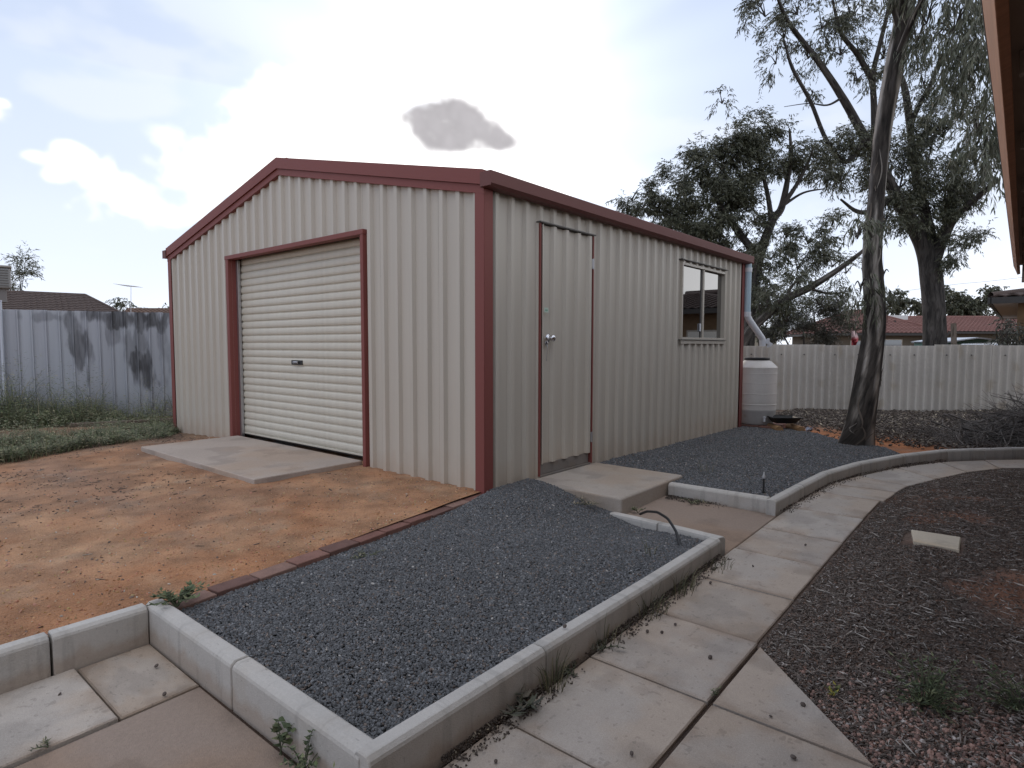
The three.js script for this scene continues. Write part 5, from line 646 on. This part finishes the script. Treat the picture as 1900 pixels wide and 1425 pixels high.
  mesh('body', ext([[-2.1, 0.3], [2.1, 0.3], [2.12, 0.6], [2.0, 0.82], [1.0, 0.92], [-1.2, 0.95], [-2.05, 0.9], [-2.15, 0.6]], 1.72, 0.06), paint, car); mesh('window', ext([[-1.5, 0.93], [0.95, 0.93], [0.35, 1.36], [-0.9, 1.38]], 1.5, 0.05), mat.glass, car); mesh('roof', ext([[-1.0, 1.37], [0.42, 1.37], [0.3, 1.44], [-0.3, 1.47], [-0.85, 1.44]], 1.44, 0.05), paint, car);
  for (const [x, z] of [[1.35, 0.75], [1.35, -0.75], [-1.35, 0.75], [-1.35, -0.75]]) { const wh = sub('wheel', car); const g = new THREE.TorusGeometry(0.24, 0.09, 10, 24); const m = mesh('tyre', g, mat.black, wh); const r = cyl(0.2, 0.2, -0.06, 0.06, 0, 0, 18); r.rotateX(Math.PI / 2); mesh('rim', r, mat.steel, wh); wh.position.set(x, 0.32, z); }
  for (const z of [0.6, -0.6]) mesh('headlight', (() => { const g = new THREE.SphereGeometry(0.12, 12, 8); g.scale(0.5, 0.6, 1.3); g.translate(2.1, 0.68, z); return g; })(), mat.pvcWhite, car);
  tag(mesh('power_line', limb([P(1620, 548, 60), P(1760, 529, 60), P(1860, 519, 60), P(2100, 490, 60)], [0.014, 0.014, 0.014, 0.014], 5, 6, 0), mat.aluDark), 'thin power line crossing the pale sky right of the big tree', 'power line');
}
// ---------------------------------------------------------------- things in the yard
{ // white drum that catches the downpipe
  const t = thing('water_barrel', 'white plastic water barrel under the downpipe at the shed corner', 'barrel', [0.13, -0.012, -5.95]);
  const pr = [[0, 0.0], [0.235, 0.0], [0.25, 0.012], [0.27, 0.1], [0.285, 0.2], [0.288, 0.212], [0.285, 0.224], [0.287, 0.34], [0.291, 0.352], [0.287, 0.364], [0.289, 0.6], [0.289, 0.83], [0.293, 0.84], [0.293, 0.852], [0.287, 0.86], [0.268, 0.88], [0.21, 0.937], [0.18, 0.95], [0.172, 0.955], [0.172, 0.965], [0.0, 0.966]];
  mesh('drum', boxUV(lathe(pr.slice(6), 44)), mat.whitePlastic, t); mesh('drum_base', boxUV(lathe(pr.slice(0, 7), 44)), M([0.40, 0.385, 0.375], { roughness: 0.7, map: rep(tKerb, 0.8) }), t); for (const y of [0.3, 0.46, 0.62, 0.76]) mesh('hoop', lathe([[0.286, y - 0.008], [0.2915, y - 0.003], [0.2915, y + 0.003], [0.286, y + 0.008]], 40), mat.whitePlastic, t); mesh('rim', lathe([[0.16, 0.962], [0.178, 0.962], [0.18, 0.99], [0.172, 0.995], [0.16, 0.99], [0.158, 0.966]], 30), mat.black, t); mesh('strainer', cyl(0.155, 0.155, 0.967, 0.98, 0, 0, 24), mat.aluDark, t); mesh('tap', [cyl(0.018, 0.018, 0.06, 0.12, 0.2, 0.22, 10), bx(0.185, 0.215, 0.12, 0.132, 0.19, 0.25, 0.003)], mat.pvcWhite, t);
  const b = thing('brick_plinth', 'red brick footing under the white water barrel', 'plinth'), R = rng(51); for (let i = 0; i < 3; i++) for (let j = 0; j < 5; j++) for (let k = 0; k < 2; k++) { const m = mesh('brick', bx(-0.112, 0.112, -0.037, 0.037, -0.053, 0.053, 0.006, i + j * 0.7 + k), mat.brick[Math.floor(R() * 3)], b); m.position.set(-0.08 + i * 0.232 + k * 0.02, -0.051 - k * 0.078, -6.18 + j * 0.114); m.rotation.y = (R() - 0.5) * 0.05; }
  // black tray on timber offcuts
  const c = thing('plastic_tray', 'black plastic tray sitting on timber offcuts beside the barrel', 'tray', [0.56, -0.06, -5.86], 0.65); const tr = new Tri(), q = (x, y, z) => V(x, y, z), s = [[0.13, 0.1, 0.11], [0.19, 0.17, 0.2]]; { const lo = [q(-0.13, 0.1, 0.1), q(0.13, 0.1, 0.1), q(0.13, 0.1, -0.1), q(-0.13, 0.1, -0.1)], hi = [q(-0.2, 0.185, 0.15), q(0.2, 0.185, 0.15), q(0.2, 0.185, -0.15), q(-0.2, 0.185, -0.15)], inn = hi.map((v) => v.clone().multiply(V(0.92, 0.99, 0.9))), bot = lo.map((v) => v.clone().multiply(V(0.9, 1.08, 0.9))); tr.quad(...lo); for (let i = 0; i < 4; i++) { const j = (i + 1) % 4; tr.quad(lo[i], lo[j], hi[j], hi[i]); tr.quad(hi[i], hi[j], inn[j], inn[i]); tr.quad(inn[i], inn[j], bot[j], bot[i]); } tr.quad(...bot); }
  mesh('tray_body', tr.geo(), mat.black, c); mesh('tray_rim', [bx(-0.215, 0.215, 0.178, 0.192, 0.148, 0.166, 0.003), bx(-0.215, 0.215, 0.178, 0.192, -0.166, -0.148, 0.003), bx(-0.216, -0.198, 0.178, 0.192, -0.148, 0.148, 0.003), bx(0.198, 0.216, 0.178, 0.192, -0.148, 0.148, 0.003)], mat.black, c);
  for (const [x, lab] of [[-0.15, 'split timber offcut under the left side of the black tray'], [0.15, 'split timber offcut under the right side of the black tray']]) { const lg = thing('timber_offcut', lab, 'timber', [0.56, -0.09, -5.86], 0.65); mesh('log', (() => { const g2 = new THREE.CylinderGeometry(0.055, 0.058, 0.42, 9); g2.rotateX(Math.PI / 2); g2.translate(x, 0.055, 0.05); return boxUV(g2); })(), M([0.33, 0.2, 0.1], { map: rep(tWood, 0.5) }), lg); }
  tag(mesh('plastic_scrap', (() => { const t3 = new Tri(), R2 = rng(3); for (let i = 0; i < 14; i++) { const p0 = V(0.84 + (R2() - 0.5) * 0.16, -0.09 + R2() * 0.03, -6.05 + (R2() - 0.5) * 0.12), a = V(R2() - 0.5, R2() * 0.4, R2() - 0.5).multiplyScalar(0.09), b2 = V(R2() - 0.5, R2() * 0.5, R2() - 0.5).multiplyScalar(0.09); t3.quad(p0, p0.clone().add(a), p0.clone().add(a).add(b2), p0.clone().add(b2)); } return t3.geo(); })(), M([0.38, 0.42, 0.52], { roughness: 0.4 })), 'crumpled pale blue plastic scrap right of the black tray', 'litter');
}
tag(mesh('loose_paver', (() => { const g = slabGeo([[2.69, -1.235], [2.955, -1.25], [2.965, -0.955], [2.735, -0.97]], () => -0.04, 0.06, 0.006, 3); return g; })(), M([0.66, 0.58, 0.46], { roughness: 0.9, map: rep(tConc, 1.3) })), 'pale cream concrete paver lying loose in the mulch', 'paver');
tag(mesh('poly_pipe', [pipe([V(1.1, -0.07, -0.5), V(1.19, -0.02, -0.43), V(1.33, 0.025, -0.31), V(1.47, 0.035, -0.18), V(1.585, 0.0, -0.06), V(1.65, -0.05, 0.03)], 0.009, 10, 8)], mat.black), 'bent black irrigation pipe arching over the front gravel corner', 'pipe');
{ const t = thing('irrigation_riser', 'short black irrigation riser standing in the rear gravel by the kerb', 'sprinkler', [1.685, -0.02, -1.42]); mesh('stem', cyl(0.007, 0.0065, -0.05, 0.145, 0, 0, 10), mat.black, t); mesh('nozzle', lathe([[0, 0.145], [0.011, 0.145], [0.011, 0.165], [0.006, 0.172], [0.004, 0.195], [0, 0.196]], 12), M([0.5, 0.5, 0.52]), t); mesh('stake_top', cyl(0.012, 0.012, 0.03, 0.042, 0, 0, 10), mat.black, t); }
{ // old sleeper in the weeds
  tag(mesh('timber_sleeper', [bar(V(-7.9, -0.1, 0.75), V(-7.2, -0.09, -0.75), 0.1, 0.13, 0.012)], M([0.12, 0.09, 0.072], { roughness: 0.95, map: rep(tWood, 0.8) })), 'low weathered timber sleeper lying among the weeds by left fence', 'sleeper');
}
{ // heap of cut branches
  const R = rng(77), g = [], c = V(3.35, -0.12, -6.7), u = V(0.77, 0, -0.64), w = V(0.64, 0, 0.77);
  for (let i = 0; i < 640; i++) {
    const f = R(), s = (R() + R() - 1) * 1.7 + 0.15, k = (R() + R() - 1) * 0.85, h = Math.max(0.02, (0.74 - 0.4 * Math.abs(s - 0.45) - 0.5 * Math.abs(k)) * R()), L = 0.35 + R() * 0.8, a = (R() - 0.5) * 2.8 + (R() > 0.5 ? Math.PI : 0), e = (R() - 0.42) * 1.1, p = c.clone().addScaledVector(u, s).addScaledVector(w, k); p.y += h;
    const d = u.clone().multiplyScalar(Math.cos(a) * Math.cos(e)).addScaledVector(w, Math.sin(a) * Math.cos(e)); d.y = Math.sin(e); const q = (t, j) => { const v = p.clone().addScaledVector(d, t * L); v.x += (R() - 0.5) * j; v.y = Math.max(-0.1, v.y + (R() - 0.5) * j); v.z += (R() - 0.5) * j; return v; };
    const r = 0.004 + 0.02 * R() * R() * R(), kk = 0.07 + 0.15 * R(), grey = [kk * 1.05, kk * 0.95, kk * 0.88]; const pts = [q(-0.5, 0.05), q(-0.15, 0.1), q(0.2, 0.1), q(0.5, 0.14)]; g.push(limb(pts, [r, r * 0.9, r * 0.6, r * 0.25], 5, 3, 0.12, i, () => grey));
    for (let m = 0; m < 4; m++) { const b = pts[1 + Math.floor(R() * 2)].clone(), e2 = b.clone().addScaledVector(d, 0.1 + R() * 0.25).add(V((R() - 0.5) * 0.3, (R() - 0.35) * 0.25, (R() - 0.5) * 0.3)); g.push(limb([b, b.clone().lerp(e2, 0.5).add(V(0, 0.02, 0)), e2], [r * 0.5, r * 0.35, 0.0012], 4, 2, 0.05, i + m, () => grey)); }
  }
  const m = mesh('branch_pile', g, mat.stick); stuff(m); tag(m, 'heap of dry cut branches before the back fence at right', 'branches');
}
// ---------------------------------------------------------------- weeds and grass
const green = [[0.07, 0.095, 0.04], [0.1, 0.125, 0.055], [0.055, 0.075, 0.036], [0.15, 0.16, 0.08]], olive = [[0.09, 0.095, 0.055], [0.12, 0.125, 0.07], [0.07, 0.075, 0.046], [0.22, 0.195, 0.12]];
function grassTuft(label, x, y, z, h, n, seed, { tones = olive, spread = 0.05, w = 0.0035 } = {}) { const R = rng(seed), L = new Leaves(); for (let i = 0; i < n; i++) { const a = R() * 6.283, r = Math.sqrt(R()) * spread, l = h * (0.35 + 0.75 * R()), d = V(Math.cos(a) * 0.3 * (0.3 + R()), 1, Math.sin(a) * 0.3 * (0.3 + R())).normalize(), c = tones[Math.floor(R() * 4)]; L.blade(V(x + Math.cos(a) * r, y, z + Math.sin(a) * r), d, l, w, V(Math.cos(a) * 0.5, -0.25 * R(), Math.sin(a) * 0.5), c, R); } return tag(mesh('grass_tuft', L.geo(), mat.grass), label, 'grass tuft'); }
function leafyWeed(label, x, y, z, h, n, seed, { tones = green, spread = 0.06, leaf = 0.045, wid = 0.018, flat = 0.2, lean = 0 } = {}) {
  const R = rng(seed), L = new Leaves(), t = thing('weed', label, 'weed'), st = []; const stems = Math.max(3, Math.round(n / 9));
  for (let i = 0; i < stems; i++) { const a = R() * 6.283, e = V(x + Math.cos(a) * spread * (0.4 + R() * 0.9) + lean * h, y + h * (0.3 + 0.8 * R()) * (1 - flat), z + Math.sin(a) * spread * (0.4 + R() * 0.9)), b = V(x + (R() - 0.5) * 0.012, y, z + (R() - 0.5) * 0.012), m = b.clone().lerp(e, 0.5).add(V(0, h * 0.15, 0)); st.push(limb([b, m, e], [0.0022, 0.0018, 0.001], 4, 3, 0, seed, () => [0.06, 0.07, 0.035]));
    for (let k = 0; k < n / stems; k++) { const f = 0.25 + 0.75 * (k + 1) / (n / stems), p = b.clone().lerp(e, f).add(V(0, h * 0.3 * f * (1 - f), 0)), q = R() * 6.283, d = V(Math.cos(q), 0.15 + 0.5 * R(), Math.sin(q)).normalize(), s = V(-Math.sin(q), 0.2 * (R() - 0.5), Math.cos(q)).normalize(), c = tones[Math.floor(R() * 4)], b2 = 0.8 + 0.4 * R(); L.leaf(p, d, leaf * (0.6 + 0.6 * R()), wid * (0.7 + 0.6 * R()), s, c.map((v) => v * b2)); } }
  mesh('stem', st, mat.grass, t); mesh('leaves', L.geo(), mat.grass, t); return t;
}
leafyWeed('bushy green weed on the kerb corner between dirt and front gravel', 0.345, -0.005, 2.405, 0.1, 150, 801, { spread: 0.12, leaf: 0.035, wid: 0.017, flat: 0.35 });
leafyWeed('round leaved weed sprouting at the kerb foot near bottom left', 1.42, -0.155, 2.515, 0.1, 26, 803, { spread: 0.045, leaf: 0.034, wid: 0.026, flat: 0.1 });
leafyWeed('straggling small leaved weed at the kerb foot by the bottom edge', 1.56, -0.155, 2.515, 0.16, 90, 805, { spread: 0.075, leaf: 0.022, wid: 0.011, flat: 0.1 });
leafyWeed('thin stalked weed at the outer corner of the front kerb', 1.74, -0.155, 2.51, 0.12, 18, 806, { spread: 0.03, leaf: 0.018, wid: 0.008, flat: 0.0 });
leafyWeed('dark broad leaved weed nearest the bottom of the straight kerb', 1.875, -0.15, 1.84, 0.085, 46, 807, { spread: 0.07, leaf: 0.055, wid: 0.015, flat: 0.3, tones: leafTones.bush });
grassTuft('dry grass tuft at the kerb beside the broad leaved weed', 1.868, -0.147, 1.64, 0.15, 60, 809, { spread: 0.055 }); leafyWeed('low clump of clover like weeds at the kerb beyond the first tuft', 1.88, -0.145, 1.52, 0.04, 60, 810, { spread: 0.07, leaf: 0.018, wid: 0.011, flat: 0.5, tones: leafTones.bush });
leafyWeed('small dark weed with tall grass stalks midway along the kerb', 1.875, -0.14, 1.26, 0.06, 60, 811, { spread: 0.06, leaf: 0.028, wid: 0.008, flat: 0.3, tones: leafTones.bush }); grassTuft('tall thin grass blades midway along the straight kerb', 1.862, -0.14, 1.25, 0.16, 22, 812, { spread: 0.06 });
grassTuft('grass tuft along the kerb opposite the paver triangle', 1.863, -0.13, 0.84, 0.13, 70, 813, { spread: 0.09 }); grassTuft('fuller grass tuft along the kerb further from the camera', 1.863, -0.12, 0.52, 0.14, 80, 815, { spread: 0.1 }); grassTuft('last grass tuft before the far end of the straight kerb', 1.863, -0.115, 0.1, 0.1, 50, 817, { spread: 0.12 });
leafyWeed('dry pale weeds in the corner between doorstep and rear kerb', 1.2, -0.105, -1.2, 0.05, 90, 819, { spread: 0.13, leaf: 0.04, wid: 0.01, flat: 0.4, tones: olive }); leafyWeed('small weed at the front corner of the doorstep', 1.02, -0.1, -0.62, 0.06, 40, 820, { spread: 0.05, leaf: 0.025, wid: 0.01 });
leafyWeed('withered straw coloured weed in gravel beside the doorstep', 0.66, -0.06, -0.42, 0.05, 50, 821, { spread: 0.13, leaf: 0.06, wid: 0.008, flat: 0.4, tones: [[0.24, 0.2, 0.14], [0.2, 0.17, 0.12], [0.16, 0.14, 0.1], [0.3, 0.26, 0.19]] });
grassTuft('pale grass sprig in the rear gravel near the doorstep', 1.0, 0.0, -1.95, 0.14, 14, 823, { tones: [[0.2, 0.19, 0.15], [0.26, 0.24, 0.19], [0.16, 0.16, 0.12], [0.22, 0.2, 0.15]], spread: 0.06 }); grassTuft('thin green sprig in the front gravel by the far kerb corner', 1.62, -0.03, 0.35, 0.11, 8, 824, { spread: 0.04 });
leafyWeed('flat yellow green weed in the middle of the front gravel', 0.42, -0.02, 1.42, 0.02, 50, 825, { spread: 0.09, leaf: 0.03, wid: 0.006, flat: 0.5, tones: olive });
leafyWeed('sprawling green weed at the near edge of the mulch bed', 2.99, -0.13, 0.93, 0.17, 420, 827, { spread: 0.13, leaf: 0.03, wid: 0.007, flat: 0.1 }); leafyWeed('green weed by the right edge of the picture in mulch', 3.26, -0.13, 0.75, 0.17, 300, 829, { spread: 0.13, leaf: 0.03, wid: 0.007 }); leafyWeed('yellow flowering weed beside the paver triangle', 2.72, -0.145, 1.02, 0.05, 20, 831, { spread: 0.025, leaf: 0.022, wid: 0.01, tones: [[0.2, 0.2, 0.04], [0.12, 0.13, 0.04], [0.07, 0.09, 0.03], [0.3, 0.26, 0.04]] });
leafyWeed('small green shoots in front of the loose cream paver', 2.83, -0.11, -0.92, 0.05, 22, 833, { spread: 0.05, leaf: 0.03, wid: 0.009 }); grassTuft('bright green blade standing in the mulch above the sprawling weed', 2.93, -0.13, 0.68, 0.09, 6, 835, { tones: [[0.13, 0.19, 0.05], [0.1, 0.16, 0.04], [0.12, 0.17, 0.06], [0.1, 0.13, 0.05]], spread: 0.025, w: 0.006 });
leafyWeed('tiny weed growing in the joint between two path columns', 2.377, -0.14, 1.3, 0.03, 16, 836, { spread: 0.02, leaf: 0.015, wid: 0.006 });
leafyWeed('little weed in the joint of the paved corner at bottom left', 0.78, -0.165, 2.98, 0.025, 20, 837, { spread: 0.035, leaf: 0.02, wid: 0.007, tones: olive });
{ // weedy strip at left: blades and leafy sprays too many to count
  const R = rng(91), Lw = new Leaves(), Lf = new Leaves(), front = [[-5.0, -0.4], [-5.3, 0.1], [-4.95, 0.85], [-4.75, 1.6], [-4.5, 2.2], [-4.4, 3.4]];
  const edge = (z) => lerpTable([[-0.6, -5.95], [0.0, -5.75], [0.4, -5.15], [0.85, -4.98], [1.6, -4.7], [2.2, -4.5], [4, -4.2]], z) + 0.25 * (fbm(z * 2.4 + 3, 1.5, 211, 3) - 0.5);
  const put = (L, x, z, h, n, wide, lite = 1.15) => { const y = dirtY(x, z) - 0.01; for (let k = 0; k < n; k++) { const a = R() * 6.283, c = (R() > 0.4 ? olive : green)[Math.floor(R() * 4)], b = (0.75 + 0.5 * R()) * lite, d = V(Math.cos(a) * 0.45 * R(), 1, Math.sin(a) * 0.45 * R()).normalize(), q = V(x + (R() - 0.5) * 0.1, y, z + (R() - 0.5) * 0.1); if (R() < 0.5) L.blade(q, d, h * (0.5 + 0.6 * R()), 0.008 * wide, V(Math.cos(a) * 0.6, -0.2, Math.sin(a) * 0.6), c.map((v) => v * b), R); else for (let m = 0; m < 5; m++) { const e = q.clone().addScaledVector(d, h * (0.25 + 0.75 * R())), f = R() * 6.283; L.leaf(e, V(Math.cos(f), 0.3 * R(), Math.sin(f)).normalize(), 0.055 * wide, 0.022 * wide, V(-Math.sin(f), 0, Math.cos(f)), c.map((v) => v * b)); } } };
  for (let i = 0; i < 4200; i++) { const z = mix(-0.9, 3.6, R()), x = edge(z) - Math.pow(R(), 1.15) * 1.9 - 0.02; const cl = fbm(x * 2.6 + 30, z * 2.6 + 30, 213, 3); if (cl < 0.42 && R() < 0.7) continue; put(Lf, x, z, (0.05 + 0.42 * Math.max(0, cl - 0.34)) * (R() > 0.86 ? 2.3 : 0.85), 5, 0.65, 1.3); }
  for (let i = 0; i < 2600; i++) { const s = mix(-3.6, 3.2, R()), k = 0.12 + R() * 1.0, x = -9.38 + 0.399 * s + 0.917 * k, z = 1.0 - 0.917 * s + 0.399 * k; const nn = fbm(s * 1.5 + 30, 4.2, 219, 4); if (nn < 0.42 && R() < 0.75) continue; put(Lw, x, z, (0.14 + 1.5 * Math.max(0, nn - 0.4) + (s > 1.6 ? 0.25 : 0)) * (1.15 - 0.5 * k) * (R() > 0.8 ? 1.9 : 0.8), 5, 0.85, 1.4); }
  for (const [L, lab] of [[Lf, 'low green weeds along the left edge of the orange dirt'], [Lw, 'taller weeds growing along the foot of the left fence']]) { const m = mesh('weeds', L.geo(), mat.grass); stuff(m); tag(m, lab, 'weeds'); }
}
// gumnuts dropped on the pavers
{
  const R = rng(61), nut = new THREE.SphereGeometry(0.0068, 8, 6); nut.scale(1, 0.6, 1.15); const mm = M([0.1, 0.08, 0.07], { roughness: 0.95 });
  for (const [x, z] of [[1.884, 0.833], [2.023, 0.887], [1.954, 1.028], [2.009, 0.995], [2.262, 1.067], [2.061, -0.058], [1.963, 0.324], [1.9, 0.132], [2.296, 1.792], [1.981, 2.095], [2.58, 1.315], [2.649, 1.172], [2.701, 1.484], [0.448, 2.87], [0.518, 2.557], [0.761, 2.616], [2.2, -0.62], [1.8, 1.46]]) { const on = x < 1.84 && z > 1.4 && z < 2; const m = tag(mesh('gumnut', nut, mm), 'small dark gumnut fallen on the pale concrete pavers', 'gumnut', 'gumnuts fallen on the pavers'); m.position.set(x, (on ? 0.0 : pathY(z)) + 0.008, z); m.rotation.set(R(), R() * 6, R()); m.scale.setScalar(0.8 + 0.6 * R()); }
}
renderer.render(scene, camera);
